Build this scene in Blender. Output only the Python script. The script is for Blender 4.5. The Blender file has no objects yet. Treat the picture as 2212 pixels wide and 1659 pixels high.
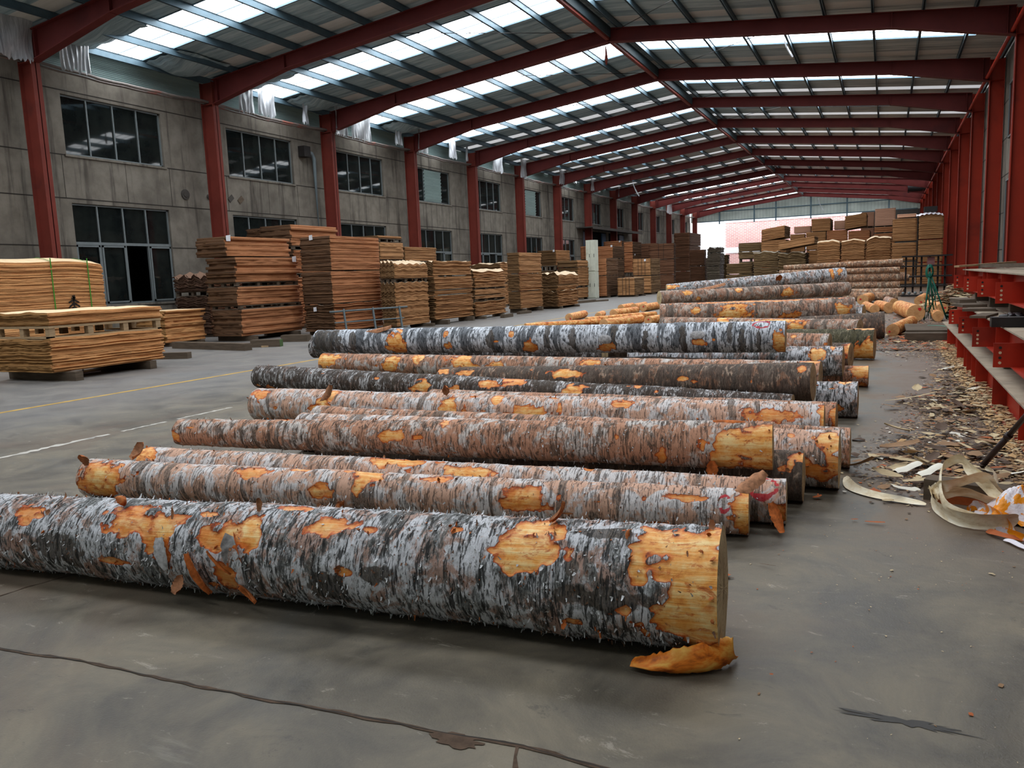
import bpy, math, random
import numpy as np
from mathutils import Matrix, Vector
R = random.Random(7)
rng = np.random.default_rng(11)
scene = bpy.context.scene
COL = scene.collection
PI = math.pi

# ------------------------------------------------------------------ camera
FPX, YAW, PITCH, ROLL, CAMH = 1695.45, math.radians(25.567), math.radians(-7.704), math.radians(-2.24), 1.4
_cy, _sy, _cp, _sp = math.cos(YAW), math.sin(YAW), math.cos(PITCH), math.sin(PITCH)
CF = np.array([-_sy*_cp, _cy*_cp, _sp]); _r0 = np.array([_cy, _sy, 0.0]); _u0 = np.cross(_r0, CF)
_c, _s = math.cos(ROLL), math.sin(ROLL)
CR = _c*_r0 + _s*_u0; CU = -_s*_r0 + _c*_u0
C0 = np.array([0, 0, CAMH])
cam = bpy.data.objects.new('camera', bpy.data.cameras.new('camera')); COL.objects.link(cam)
m4 = Matrix.Identity(4)
for i in range(3):
    m4[i][0] = CR[i]; m4[i][1] = CU[i]; m4[i][2] = -CF[i]; m4[i][3] = C0[i]
cam.matrix_world = m4
cam.data.sensor_fit = 'HORIZONTAL'; cam.data.sensor_width = 36.0; cam.data.lens = FPX/2212*36
cam.data.clip_start = 0.05; cam.data.clip_end = 400
scene.camera = cam
# ------------------------------------------------------------------ sky, exposure
w = bpy.data.worlds.new('overcast_sky'); scene.world = w; w.use_nodes = True
bgn = w.node_tree.nodes['Background']; bgn.inputs[0].default_value = (0.93, 0.96, 1.0, 1); bgn.inputs[1].default_value = 3.4
SKYLIGHT = 5.2
scene.view_settings.view_transform = 'Standard'; scene.view_settings.look = 'None'
scene.view_settings.exposure = 0.80; scene.view_settings.gamma = 1.0
scene.view_settings.use_curve_mapping = False
scene.cycles.max_bounces = 6; scene.cycles.diffuse_bounces = 4; scene.cycles.use_denoising = True
scene.cycles.sample_clamp_indirect = 6

# ------------------------------------------------------------------ survey helpers: where a sight line meets the floor or a plane
def ray(px, py): return CF + CR*(px-1106)/FPX - CU*(py-829.5)/FPX
def gp(px, py, z=0.0):
    d = ray(px, py); return C0 + d*((z-CAMH)/d[2])
def onx(px, py, X):
    d = ray(px, py); return C0 + d*(X/d[0])
def ony(px, py, Y):
    d = ray(px, py); return C0 + d*(Y/d[1])
def pj(P):
    P = np.atleast_2d(P) - C0; d = P@CF
    return np.stack([1106+FPX*(P@CR)/d, 829.5-FPX*(P@CU)/d], -1)

# ------------------------------------------------------------------ object helpers
def tag(o, label=None, cat=None, group=None, kind=None):
    if label: o['label'] = label
    if cat: o['category'] = cat
    if group: o['group'] = group
    if kind: o['kind'] = kind
    return o
def link(name, me, parent=None, loc=None):
    o = bpy.data.objects.new(name, me); COL.objects.link(o)
    if loc is not None: o.location = loc
    if parent is not None: o.parent = parent
    return o
def empty(name, loc=(0, 0, 0), rz=0):
    o = bpy.data.objects.new(name, None); COL.objects.link(o); o.location = loc; o.rotation_euler = (0, 0, rz)
    o.empty_display_size = .1
    return o
class MB:
    def __init__(s): s.v = []; s.f = []; s.m = []
    def quad(s, a, b, c, d, mi=0):
        n = len(s.v); s.v += [tuple(a), tuple(b), tuple(c), tuple(d)]; s.f.append((n, n+1, n+2, n+3)); s.m.append(mi)
    def box(s, x0, x1, y0, y1, z0, z1, mi=0, rz=0, c=None):
        if x0 > x1: x0, x1 = x1, x0
        if y0 > y1: y0, y1 = y1, y0
        if z0 > z1: z0, z1 = z1, z0
        P = [(x, y, z) for z in (z0, z1) for x, y in ((x0, y0), (x1, y0), (x1, y1), (x0, y1))]
        if rz:
            cx, cy = c if c else ((x0+x1)/2, (y0+y1)/2); ca, sa = math.cos(rz), math.sin(rz)
            P = [(cx+(x-cx)*ca-(y-cy)*sa, cy+(x-cx)*sa+(y-cy)*ca, z) for x, y, z in P]
        n = len(s.v); s.v += P
        for q in ((3, 2, 1, 0), (4, 5, 6, 7), (0, 1, 5, 4), (1, 2, 6, 5), (2, 3, 7, 6), (3, 0, 4, 7)):
            s.f.append(tuple(n+i for i in q)); s.m.append(mi)
    def bar(s, a, b, w, h, up=(0, 0, 1), mi=0):
        a, b = Vector(a), Vector(b); d = (b-a).normalized(); up = Vector(up)
        sd = d.cross(up).normalized(); u = sd.cross(d).normalized()
        P = [p + sd*x*w/2 + u*y*h/2 for p in (a, b) for x, y in ((-1, -1), (1, -1), (1, 1), (-1, 1))]
        n = len(s.v); s.v += [tuple(p) for p in P]
        for q in ((3, 2, 1, 0), (4, 5, 6, 7), (0, 1, 5, 4), (1, 2, 6, 5), (2, 3, 7, 6), (3, 0, 4, 7)):
            s.f.append(tuple(n+i for i in q)); s.m.append(mi)
    def tube(s, pts, r, n=8, mi=0, cap=True):
        pts = [Vector(p) for p in pts]; rs = r if isinstance(r, (list, tuple)) else [r]*len(pts)
        base = len(s.v); ref = Vector((0, 0, 1))
        if abs((pts[1]-pts[0]).normalized().z) > .9: ref = Vector((1, 0, 0))
        for i, p in enumerate(pts):
            d = (pts[min(i+1, len(pts)-1)]-pts[max(i-1, 0)]).normalized()
            a = d.cross(ref).normalized(); b = a.cross(d)
            for k in range(n):
                t = 2*PI*k/n; s.v.append(tuple(p + (a*math.cos(t)+b*math.sin(t))*rs[i]))
        for i in range(len(pts)-1):
            for k in range(n):
                k2 = (k+1) % n
                s.f.append((base+i*n+k, base+i*n+k2, base+(i+1)*n+k2, base+(i+1)*n+k)); s.m.append(mi)
        if cap:
            s.f.append(tuple(base+k for k in range(n))[::-1]); s.m.append(mi)
            s.f.append(tuple(base+(len(pts)-1)*n+k for k in range(n))); s.m.append(mi)
    def build(s, name, mats, parent=None, loc=None, smooth=False):
        me = bpy.data.meshes.new(name); me.from_pydata(s.v, [], s.f)
        for m in (mats if isinstance(mats, (list, tuple)) else [mats]): me.materials.append(m)
        me.polygons.foreach_set('material_index', s.m)
        if smooth: me.polygons.foreach_set('use_smooth', [True]*len(s.f))
        me.update()
        return link(name, me, parent, loc)
def grid_mesh(name, V, mats, smooth=True, closed=False, uv=None, attrs=None, mi=None):
    """V: (nu, nv, 3) array; closed wraps v."""
    nu, nv = V.shape[:2]
    me = bpy.data.meshes.new(name)
    i = np.arange(nu-1)[:, None]; jn = nv if closed else nv-1; j = np.arange(jn)[None, :]
    j2 = (j+1) % nv
    F = np.stack([i*nv+j, (i+1)*nv+j, (i+1)*nv+j2, i*nv+j2], -1).reshape(-1, 4)
    me.vertices.add(nu*nv); me.vertices.foreach_set('co', V.reshape(-1).astype(np.float32))
    me.loops.add(F.size); me.loops.foreach_set('vertex_index', F.reshape(-1).astype(np.int32))
    me.polygons.add(len(F)); me.polygons.foreach_set('loop_start', np.arange(0, F.size, 4, dtype=np.int32))
    try: me.polygons.foreach_set('loop_total', np.full(len(F), 4, dtype=np.int32))
    except Exception: pass
    for m in (mats if isinstance(mats, (list, tuple)) else [mats]): me.materials.append(m)
    if smooth: me.polygons.foreach_set('use_smooth', np.ones(len(F), dtype=bool))
    if mi is not None: me.polygons.foreach_set('material_index', mi.reshape(-1).astype(np.int32))
    me.update(calc_edges=True)
    if uv is not None:   # uv (nu, nv+1, 2) for closed
        ul = me.uv_layers.new(name='UVMap')
        jj2 = j+1
        I = np.broadcast_to(i, (nu-1, jn)); J = np.broadcast_to(j, (nu-1, jn)); J2 = np.broadcast_to(jj2, (nu-1, jn))
        L = np.stack([uv[I, J], uv[I+1, J], uv[I+1, J2], uv[I, J2]], 2).reshape(-1, 2)
        ul.data.foreach_set('uv', L.reshape(-1).astype(np.float32))
    for k, a in (attrs or {}).items():
        at = me.attributes.new(k, 'FLOAT', 'POINT'); at.data.foreach_set('value', a.reshape(-1).astype(np.float32))
    me.validate()
    return me

# ------------------------------------------------------------------ material helpers
def rgb(r, g, b):
    f = lambda c: (c/255/12.92) if c/255 <= .04045 else ((c/255+.055)/1.055)**2.4
    return (f(r), f(g), f(b), 1)
class NT:
    def __init__(s, name):
        s.mat = bpy.data.materials.new(name); s.mat.use_nodes = True; s.t = s.mat.node_tree; s.t.nodes.clear()
        s.out = s.n('ShaderNodeOutputMaterial'); s.b = s.n('ShaderNodeBsdfPrincipled'); s.t.links.new(s.b.outputs[0], s.out.inputs[0])
    def n(s, t, **k):
        x = s.t.nodes.new(t)
        for a, b in k.items(): setattr(x, a, b)
        return x
    def set(s, inp, v):
        if hasattr(v, 'is_linked') or isinstance(v, bpy.types.NodeSocket): s.t.links.new(v, inp)
        else:
            if isinstance(v, tuple) and len(v) == 4 and len(inp.default_value) == 3: v = v[:3]
            inp.default_value = v
    def coord(s, kind='Object'): return s.n('ShaderNodeTexCoord').outputs[kind]
    def uv(s): return s.n('ShaderNodeTexCoord').outputs['UV']
    def attr(s, name): return s.n('ShaderNodeAttribute', attribute_name=name).outputs['Fac']
    def rnd(s): return s.n('ShaderNodeObjectInfo').outputs['Random']
    def vm(s, op, a, b=None):
        x = s.n('ShaderNodeVectorMath', operation=op); s.set(x.inputs[0], a)
        if b is not None: s.set(x.inputs[1], b)
        return x.outputs['Value'] if op in ('LENGTH', 'DOT_PRODUCT') else x.outputs[0]
    def off(s, v, k=37.0):
        r = s.n('ShaderNodeCombineXYZ'); q = s.math('MULTIPLY', s.rnd(), k)
        for i in range(3): s.set(r.inputs[i], q)
        return s.vm('ADD', v, r.outputs[0])
    def noise(s, v, sc=1.0, det=4.0, rough=.55, dist=0.0, sv=None):
        if sv is not None: v = s.vm('MULTIPLY', v, sv)
        x = s.n('ShaderNodeTexNoise'); s.set(x.inputs['Vector'], v); x.inputs['Scale'].default_value = sc
        x.inputs['Detail'].default_value = det; x.inputs['Roughness'].default_value = rough; x.inputs['Distortion'].default_value = dist
        return x.outputs['Fac']
    def math(s, op, a, b=None, c=None, clamp=False):
        x = s.n('ShaderNodeMath', operation=op, use_clamp=clamp); s.set(x.inputs[0], a)
        if b is not None: s.set(x.inputs[1], b)
        if c is not None: s.set(x.inputs[2], c)
        return x.outputs[0]
    def step(s, v, lo, hi):
        x = s.n('ShaderNodeMapRange', interpolation_type='SMOOTHSTEP'); s.set(x.inputs['Value'], v)
        s.set(x.inputs['From Min'], lo); s.set(x.inputs['From Max'], hi)
        return x.outputs[0]
    def mix(s, f, a, b, mode='MIX'):
        x = s.n('ShaderNodeMix', data_type='RGBA', blend_type=mode)
        s.set(x.inputs[0], f); s.set(x.inputs[6], a); s.set(x.inputs[7], b)
        return x.outputs[2]
    def ramp(s, v, stops, interp='LINEAR'):
        x = s.n('ShaderNodeValToRGB'); s.set(x.inputs[0], v); e = x.color_ramp.elements; x.color_ramp.interpolation = interp
        e[0].position, e[0].color = stops[0]; e[1].position, e[1].color = stops[-1]
        for p, c in stops[1:-1]: q = e.new(p); q.color = c
        return x.outputs[0]
    def sep(s, v):
        x = s.n('ShaderNodeSeparateXYZ'); s.set(x.inputs[0], v); return x.outputs
    def bump(s, h, strength=.5, dist=.01):
        x = s.n('ShaderNodeBump'); s.set(x.inputs['Height'], h); x.inputs['Strength'].default_value = strength; x.inputs['Distance'].default_value = dist
        s.t.links.new(x.outputs[0], s.b.inputs['Normal'])
    def done(s, col, rough=.8, metal=0.0, spec=.3):
        s.set(s.b.inputs['Base Color'], col); s.set(s.b.inputs['Roughness'], rough)
        s.b.inputs['Metallic'].default_value = metal; s.b.inputs['Specular IOR Level'].default_value = spec
        return s.mat
def varied(name, base, var=.25, scale=3.0, rough=.8, metal=0.0, spec=.3, sv=None, bump=0, second=None, coord='Object'):
    t = NT(name); v = t.off(t.coord(coord)); n = t.noise(v, scale, 6, .65, sv=sv)
    lo = tuple(c*(1-var) for c in base[:3])+(1,); hi = tuple(min(1, c*(1+var)) for c in base[:3])+(1,)
    col = t.ramp(n, [(.3, lo), (.7, hi)])
    if second: col = t.mix(t.step(t.noise(v, scale*.4, 5, .6), .55, .7), col, second)
    if bump: t.bump(n, bump, .01)
    return t.done(col, rough, metal, spec)
def spec_wood_layers(name, c1, c2, c3, contrast=1.0, freq=150):
    t = NT(name); v = t.off(t.coord())
    a = t.noise(v, 1, 3, .6, sv=(.6, .6, freq)); b = t.noise(v, 1, 4, .6, sv=(1.3, 1.3, freq*.3)); c = t.noise(v, 1.3, 3, .6)
    f = t.math('ADD', t.math('MULTIPLY', a, .6), t.math('MULTIPLY', b, .4))
    col = t.ramp(f, [(.36, c3), (.47, c1), (.6, c2)])
    col = t.mix(t.math('MULTIPLY', t.step(c, .45, .7), .35), col, c1)
    sp = t.noise(v, 1, 2, .5, sv=(9, 9, 60)); col = t.mix(t.math('MULTIPLY', t.step(sp, .66, .72), .6), col, c3)
    t.bump(f, .6, .01)
    return t.done(col, .85, 0, .2)

# ------------------------------------------------------------------ materials
def mk_concrete_floor():
    t = NT('concrete_floor'); v = t.coord()
    a = t.noise(v, .35, 6, .62, 1.5); b = t.noise(v, 1.7, 7, .68, .6); c = t.noise(v, 14, 6, .7); g = t.noise(v, 120, 3, .6)
    col = t.ramp(b, [(.36, rgb(70, 65, 56)), (.5, rgb(99, 92, 79)), (.64, rgb(121, 112, 95))])
    col = t.mix(t.math('MULTIPLY', t.step(a, .5, .62), .6), col, rgb(98, 82, 68))
    col = t.mix(t.math('MULTIPLY', t.step(a, .46, .3), .5), col, rgb(90, 91, 90))
    col = t.mix(t.math('MULTIPLY', t.step(c, .6, .75), .35), col, rgb(62, 58, 54))
    st = t.noise(v, 1, 5, .7, sv=(2.2, 5.5, 1)); col = t.mix(t.math('MULTIPLY', t.step(st, .6, .74), .45), col, rgb(76, 70, 66))
    st2 = t.noise(t.vm('ADD', v, (5, 9, 0)), 1, 5, .7, sv=(1.2, 6, 1)); col = t.mix(t.math('MULTIPLY', t.step(st2, .6, .74), .35), col, rgb(146, 140, 128))
    sc_ = t.noise(t.vm('ADD', v, (3, 1, 0)), 1, 7, .8, .8, sv=(5, 9, 1)); col = t.mix(t.math('MULTIPLY', t.step(sc_, .6, .68), .5), col, rgb(170, 162, 148)); col = t.mix(t.math('MULTIPLY', t.step(sc_, .4, .33), .5), col, rgb(58, 54, 50))
    sp = t.sep(v)
    dirt = t.math('ADD', t.step(sp[0], -1.0, .9), t.math('MULTIPLY', t.math('SUBTRACT', b, .5), 1.6))
    far = t.step(sp[1], 3.5, 5.5)
    col = t.mix(t.math('MULTIPLY', t.math('MULTIPLY', t.step(dirt, .3, .8), far), .8), col, rgb(104, 80, 62))
    lane = t.math('MULTIPLY', t.step(sp[0], -7.0, -9.5), .55)
    col = t.mix(lane, col, rgb(122, 122, 124))
    col = t.mix(t.math('MULTIPLY', t.step(g, .55, .8), .2), col, rgb(90, 86, 82))
    t.bump(t.math('ADD', t.math('MULTIPLY', c, .6), t.math('MULTIPLY', g, .4)), .35, .01)
    return t.done(col, t.ramp(b, [(.3, (.42,)*3+(1,)), (.7, (.62,)*3+(1,))]), 0, .45)
def mk_wall(name, c1, c2, streak):
    t = NT(name); v = t.coord()
    s_ = t.noise(v, 1, 5, .65, sv=(3, 3.2, .22)); n = t.noise(v, 2.2, 6, .6); f = t.noise(v, 40, 3, .6)
    col = t.mix(t.step(n, .3, .7), c1, c2)
    col = t.mix(t.math('MULTIPLY', t.step(s_, .5, .68), .8), col, streak)
    col = t.mix(t.math('MULTIPLY', t.step(t.noise(v, .6, 3), .5, .7), .35), col, streak)
    col = t.mix(t.math('MULTIPLY', f, .25), col, rgb(90, 84, 78))
    t.bump(f, .2, .01)
    return t.done(col, .9, 0, .2)
M = {}
M['floor'] = mk_concrete_floor()
M['wall'] = mk_wall('precast_concrete', rgb(134, 128, 118), rgb(112, 106, 97), rgb(58, 54, 50))
M['joint'] = varied('dark_joint_line', rgb(48, 44, 40), .2, 4)  # dark lines for panel joints and the crack core
M['red'] = varied('red_oxide_paint', rgb(116, 50, 41), .15, 1.5, .65, 0, .25, second=rgb(98, 44, 38))
M['rafter'] = varied('dark_red_rafter_paint', rgb(98, 38, 36), .15, 1.5, .65, 0, .25, second=rgb(84, 34, 34))
M['redw'] = varied('red_paint_web', rgb(146, 40, 18), .12, 1.2, .6, 0, .3, second=rgb(122, 34, 18))
M['beamred'] = varied('beam_red_paint', rgb(166, 40, 18), .15, 3, .5, 0, .35, second=rgb(132, 34, 18))
M['purlin'] = varied('galvanised_purlin', rgb(84, 106, 118), .15, 3, .45, .35, .5)
M['ridge_gap'] = varied('ridge_gap_shade', rgb(60, 74, 80), .15, 3, .6, .2, .4)
M['fascia'] = varied('pale_green_sheet', rgb(146, 168, 166), .18, 2, .6, .1, .4, sv=(1, .4, 6))
M['gutter'] = varied('grey_gutter', rgb(120, 112, 108), .3, 2, .6, .1, .4, second=rgb(150, 90, 78))
M['pipe'] = varied('grey_pipe', rgb(116, 130, 136), .1, 2, .5, 0, .4)
M['frame'] = varied('window_aluminium', rgb(120, 128, 130), .1, 4, .45, .3, .5)
M['steel_dark'] = varied('dark_steel', rgb(38, 34, 33), .3, 6, .6, .2, .4)
M['timber_dark'] = varied('weathered_timber', rgb(92, 80, 68), .3, 3, .85, 0, .2, sv=(1, 1, 8), bump=.4)
M['timber'] = varied('pale_timber', rgb(168, 142, 110), .25, 6, .8, 0, .2, sv=(1, 1, 6), bump=.3)
M['yellow'] = varied('yellow_line_paint', rgb(190, 152, 70), .35, 5, .7, second=rgb(150, 138, 110))
M['white'] = varied('white_line_paint', rgb(196, 192, 184), .25, 9, .7, second=rgb(140, 136, 130))
M['crack'] = varied('dirt_filled_crack', rgb(84, 68, 56), .4, 18, .95, second=rgb(104, 84, 66))
M['patchd'] = varied('dark_damp_patch', rgb(62, 60, 58), .15, 8, .6)
M['paper'] = varied('paper_tag', rgb(225, 226, 232), .05, 5, .7)
M['strap_green'] = varied('green_strap', rgb(58, 140, 40), .1, 5, .5)
M['strap_black'] = varied('black_strap', rgb(42, 36, 34), .1, 5, .6)
M['brush_black'] = varied('black_brush_paint', rgb(38, 30, 22), .1, 5, .8)
M['locker'] = varied('pale_green_locker_paint', rgb(196, 200, 186), .08, 3, .5, second=rgb(168, 170, 156))
M['blue_door'] = varied('blue_door_paint', rgb(52, 92, 120), .15, 3, .5)
M['black_plastic'] = varied('black_plastic', rgb(30, 30, 34), .2, 8, .35, 0, .6)
M['green_cord'] = varied('green_cord', rgb(24, 98, 82), .2, 8, .5)
M['paint_red'] = varied('red_mark_paint', rgb(214, 40, 46), .1, 20, .7)
M['grey_tank'] = varied('dark_roof_drum', rgb(42, 40, 42), .1, 4, .5)
M['ladder'] = varied('grey_tube', rgb(96, 108, 112), .1, 4, .5, .2, .4)
def mk_roof():
    t = NT('foil_insulation_underside'); v = t.coord()
    a = t.noise(v, 1, 5, .6, .4, sv=(.5, 5.5, .5)); b = t.noise(v, 1.2, 5, .6)
    sp = t.sep(v)
    warm_bounce = t.step(sp[1], 34, 62)  # warm bounce light painted into the farther and right-hand roof
    col = t.ramp(a, [(.32, rgb(112, 134, 144)), (.5, rgb(148, 170, 178)), (.7, rgb(186, 202, 206))])
    col2 = t.ramp(a, [(.32, rgb(134, 126, 118)), (.5, rgb(184, 174, 162)), (.7, rgb(222, 212, 198))])
    col = t.mix(t.math('MULTIPLY', t.math('ADD', warm_bounce, t.math('MULTIPLY', t.step(sp[0], -9, 1), .6), clamp=True), .8), col, col2)
    t.bump(t.math('ADD', t.math('MULTIPLY', a, 1), t.math('MULTIPLY', b, .4)), .9, .06)
    return t.done(col, .5, .15, .4)
M['roof'] = mk_roof()
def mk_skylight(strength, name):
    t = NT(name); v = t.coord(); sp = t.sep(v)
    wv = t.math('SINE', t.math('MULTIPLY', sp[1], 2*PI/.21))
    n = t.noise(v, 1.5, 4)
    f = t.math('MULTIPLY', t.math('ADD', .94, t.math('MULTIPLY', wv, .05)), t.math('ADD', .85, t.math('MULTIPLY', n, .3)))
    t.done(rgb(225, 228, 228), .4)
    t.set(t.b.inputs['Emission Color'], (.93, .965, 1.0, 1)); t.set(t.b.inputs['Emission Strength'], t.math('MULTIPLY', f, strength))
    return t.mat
M['sky1'] = mk_skylight(SKYLIGHT, 'translucent_rooflight')
M['sky2'] = mk_skylight(SKYLIGHT*.55, 'dim_rooflight_lap_glow')  # also makes the lap strips of the farthest bays glow
M['sky3'] = mk_skylight(SKYLIGHT*.3, 'brown_rooflight')
M['sky0'] = mk_skylight(SKYLIGHT*.62, 'dimmed_rear_rooflight')  # unseen rear bay, kept dimmed as fill light on the front log
M['sky4'] = mk_skylight(SKYLIGHT*.055, 'lap_strip_glow')  # emission gives the mid-bay lap strips a daylit look
def mk_glass():
    t = NT('dusty_dark_glass'); v = t.coord()
    n = t.noise(v, 1.5, 5, .6)
    return t.done(t.ramp(n, [(.3, rgb(14, 18, 19)), (.7, rgb(34, 38, 36))]), .03, 0, .3)
M['glass'] = mk_glass()
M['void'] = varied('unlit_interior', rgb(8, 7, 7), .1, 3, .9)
def mk_plastic():
    t = NT('torn_plastic_sheet'); v = t.off(t.coord())
    n = t.noise(v, 1, 5, .6, .5, sv=(14, 14, 1.2))
    c = t.ramp(n, [(.3, rgb(136, 140, 146)), (.55, rgb(186, 190, 196)), (.75, rgb(226, 228, 232))])
    t.bump(n, .6, .02)
    m = t.done(c, .4, 0, .4)
    t.b.inputs['Transmission Weight'].default_value = .25
    return m
M['plastic'] = mk_plastic()
def mk_sheet():
    t = NT('corrugated_wall_sheet'); v = t.coord(); sp = t.sep(v)
    wv = t.math('SINE', t.math('MULTIPLY', sp[0], 2*PI/.33)); n = t.noise(v, .8, 4)
    col = t.ramp(n, [(.3, rgb(176, 186, 180)), (.7, rgb(202, 210, 204))])
    col = t.mix(t.math('MULTIPLY', t.step(wv, .8, 1), .35), col, rgb(110, 120, 116))
    t.bump(wv, .5, .03); m = t.done(col, .5, 0, .4)
    tr = t.n('ShaderNodeBsdfTranslucent'); t.set(tr.inputs[0], col); mx = t.n('ShaderNodeMixShader'); mx.inputs[0].default_value = .14
    t.t.links.new(t.b.outputs[0], mx.inputs[1]); t.t.links.new(tr.outputs[0], mx.inputs[2]); t.t.links.new(mx.outputs[0], t.out.inputs[0])
    return m
M['sheet'] = mk_sheet()
def mk_brick():
    t = NT('brick_wall'); v = t.coord(); sp = t.sep(v)
    cb = t.n('ShaderNodeCombineXYZ'); t.set(cb.inputs[0], sp[0]); t.set(cb.inputs[1], sp[2])
    b = t.n('ShaderNodeTexBrick'); t.set(b.inputs['Vector'], cb.outputs[0])
    b.inputs['Color1'].default_value = rgb(214, 158, 152); b.inputs['Color2'].default_value = rgb(196, 140, 138); b.inputs['Mortar'].default_value = rgb(222, 210, 206)
    b.inputs['Scale'].default_value = 1; b.inputs['Brick Width'].default_value = .5; b.inputs['Row Height'].default_value = .16; b.inputs['Mortar Size'].default_value = .02
    n = t.noise(v, 3, 6, .7)
    col = t.mix(t.math('MULTIPLY', t.step(n, .55, .7), .4), b.outputs['Color'], rgb(110, 84, 80))
    return t.done(col, .9, 0, .1)
M['brick'] = mk_brick()
M['render_white'] = varied('white_render', rgb(226, 228, 232), .05, 1, .8)
M['canopy'] = varied('canopy_sheet', rgb(70, 66, 62), .2, 3, .7)
M['orange'] = varied('orange_plastic', rgb(246, 150, 20), .1, 6, .45, 0, .5)
M['whiteplastic'] = varied('white_plastic', rgb(228, 224, 232), .05, 6, .45, 0, .5)

# ------------------------------------------------------------------ hall dimensions (metres)
XL, XR, XRIDGE = -19.67, 2.98, -8.35
Y0, BAY, KMIN, KMAX = 13.79, 6.0, -3, 13
YB, YE = Y0+BAY*KMIN-1, Y0+BAY*KMAX+.3          # hall ends
WXL, WXR = -20.45, 3.45
def zr(x): return 9.3 - .111*abs(x-XRIDGE)      # top of rafters
ORD = {2: 'third', 3: 'fourth', 4: 'fifth', 5: 'sixth', 6: 'seventh', 7: 'eighth', 8: 'ninth', 9: 'tenth', 10: 'eleventh', 11: 'twelfth', 12: 'thirteenth', 13: 'last'}

# floor
mb = MB(); mb.quad((-60, -25, 0), (40, -25, 0), (40, 140, 0), (-60, 140, 0)); tag(mb.build('floor', M['floor']), kind='structure')
def ribbon(name, pts, wid, mat, z=.002, jag=0.0, n=None):
    mb = MB(); P = [Vector(p) for p in pts]; L = []
    for i in range(len(P)-1):
        k = max(2, int((P[i+1]-P[i]).length/.05)) if n is None else n
        L += [P[i].lerp(P[i+1], j/k) for j in range(k)]
    L.append(P[-1]); rows = []
    for i, p in enumerate(L):
        d = (L[min(i+1, len(L)-1)]-L[max(0, i-1)]).normalized(); s_ = Vector((-d.y, d.x, 0))
        o = s_*R.uniform(-jag, jag); ww = wid*(1+R.uniform(-.6, .6)*(1 if jag else .0))
        rows.append((p+o+s_*ww/2, p+o-s_*ww/2))
    for i in range(len(rows)-1):
        a, b = rows[i]; c, d = rows[i+1]
        mb.quad((a.x, a.y, z), (b.x, b.y, z), (d.x, d.y, z), (c.x, c.y, z))
    return tag(mb.build(name, mat), kind='structure')
crk = [gp(*p)[:2].tolist()+[0] for p in [(-60, 1388), (60, 1412), (190, 1430), (330, 1462), (470, 1492), (620, 1520), (760, 1545), (900, 1572), (1000, 1590), (1130, 1612), (1230, 1640), (1330, 1668)]]
ribbon('trim_1', crk, .014, M['crack'], .0022, .006)
ribbon('trim_9', crk, .005, M['joint'], .0026, .003)
ribbon('trim_2', [(-9.79, -3, 0), (-9.79, 90, 0)], .085, M['yellow'], .0015, n=300)
ribbon('trim_3', [(-7.02, 3.4, 0), (-7.02, 5.25, 0)], .07, M['white'], .0018, .012)
ribbon('trim_10', [(-7.02, 5.4, 0), (-7.02, 5.95, 0)], .05, M['white'], .0018, .014)
ribbon('trim_11', [(-7.02, 6.1, 0), (-7.02, 6.9, 0)], .035, M['white'], .0018, .014)
ribbon('trim_4', [gp(*p)[:2].tolist()+[0] for p in [(0, 1288), (60, 1268), (160, 1242), (260, 1226)]], .007, M['crack'], .0021, .003)
ribbon('trim_5', [gp(*p)[:2].tolist()+[0] for p in [(1118, 1612), (1112, 1660)]], .012, M['crack'], .0021, .004)
def blotch(name, c, rx, ry, mat, z, n=26, rag=.3):
    mb = MB(); P = []
    for k in range(n):
        a = 2*PI*k/n; q = 1+R.uniform(-rag, rag); P.append((c[0]+rx*q*math.cos(a), c[1]+ry*q*math.sin(a), z))
    mb.v = P; mb.f = [tuple(range(n))]; mb.m = [0]
    return tag(mb.build(name, mat), kind='structure')
blotch('trim_6', gp(985, 1600), .09, .035, M['crack'], .0024)
blotch('trim_7', gp(1970, 1563), .16, .02, M['patchd'], .0016, 40, .5)

# ceiling: one roof lining with the openings of the rooflights left out
SKX = [(-20.15, -8.66), (-8.02, 2.35)]
def roof_strip(mb, x0, x1, y0, y1, dz, mi=0):
    a = zr(x0)+dz; b = zr(x1)+dz
    mb.quad((x0, y1, a), (x1, y1, b), (x1, y0, b), (x0, y0, a), mi)
mb = MB()
for k in range(KMIN-1, KMAX):
    y0 = Y0+BAY*k; s0, s1, y1 = y0+2.0, y0+3.66, y0+BAY
    if k < -3: s0 = s1 = y0+3
    for (xa, xb) in ((-20.75, XRIDGE), (XRIDGE, 3.6)):
        lo = SKX[0] if xb == XRIDGE else SKX[1]
        roof_strip(mb, xa, xb, y0, s0, .2); roof_strip(mb, xa, xb, s1, y1-.62, .2); roof_strip(mb, xa, xb, y1-.62, y1, .2, 1 if k < 3 else (3 if k < 9 else 2))  # lap strips past the near bays emit to look daylit
        roof_strip(mb, xa, lo[0], s0, s1, .2); roof_strip(mb, lo[1], xb, s0, s1, .2)
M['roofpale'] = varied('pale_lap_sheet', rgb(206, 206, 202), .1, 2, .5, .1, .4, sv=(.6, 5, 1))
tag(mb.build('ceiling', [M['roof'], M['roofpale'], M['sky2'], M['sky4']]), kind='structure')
wn = 1
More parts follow.
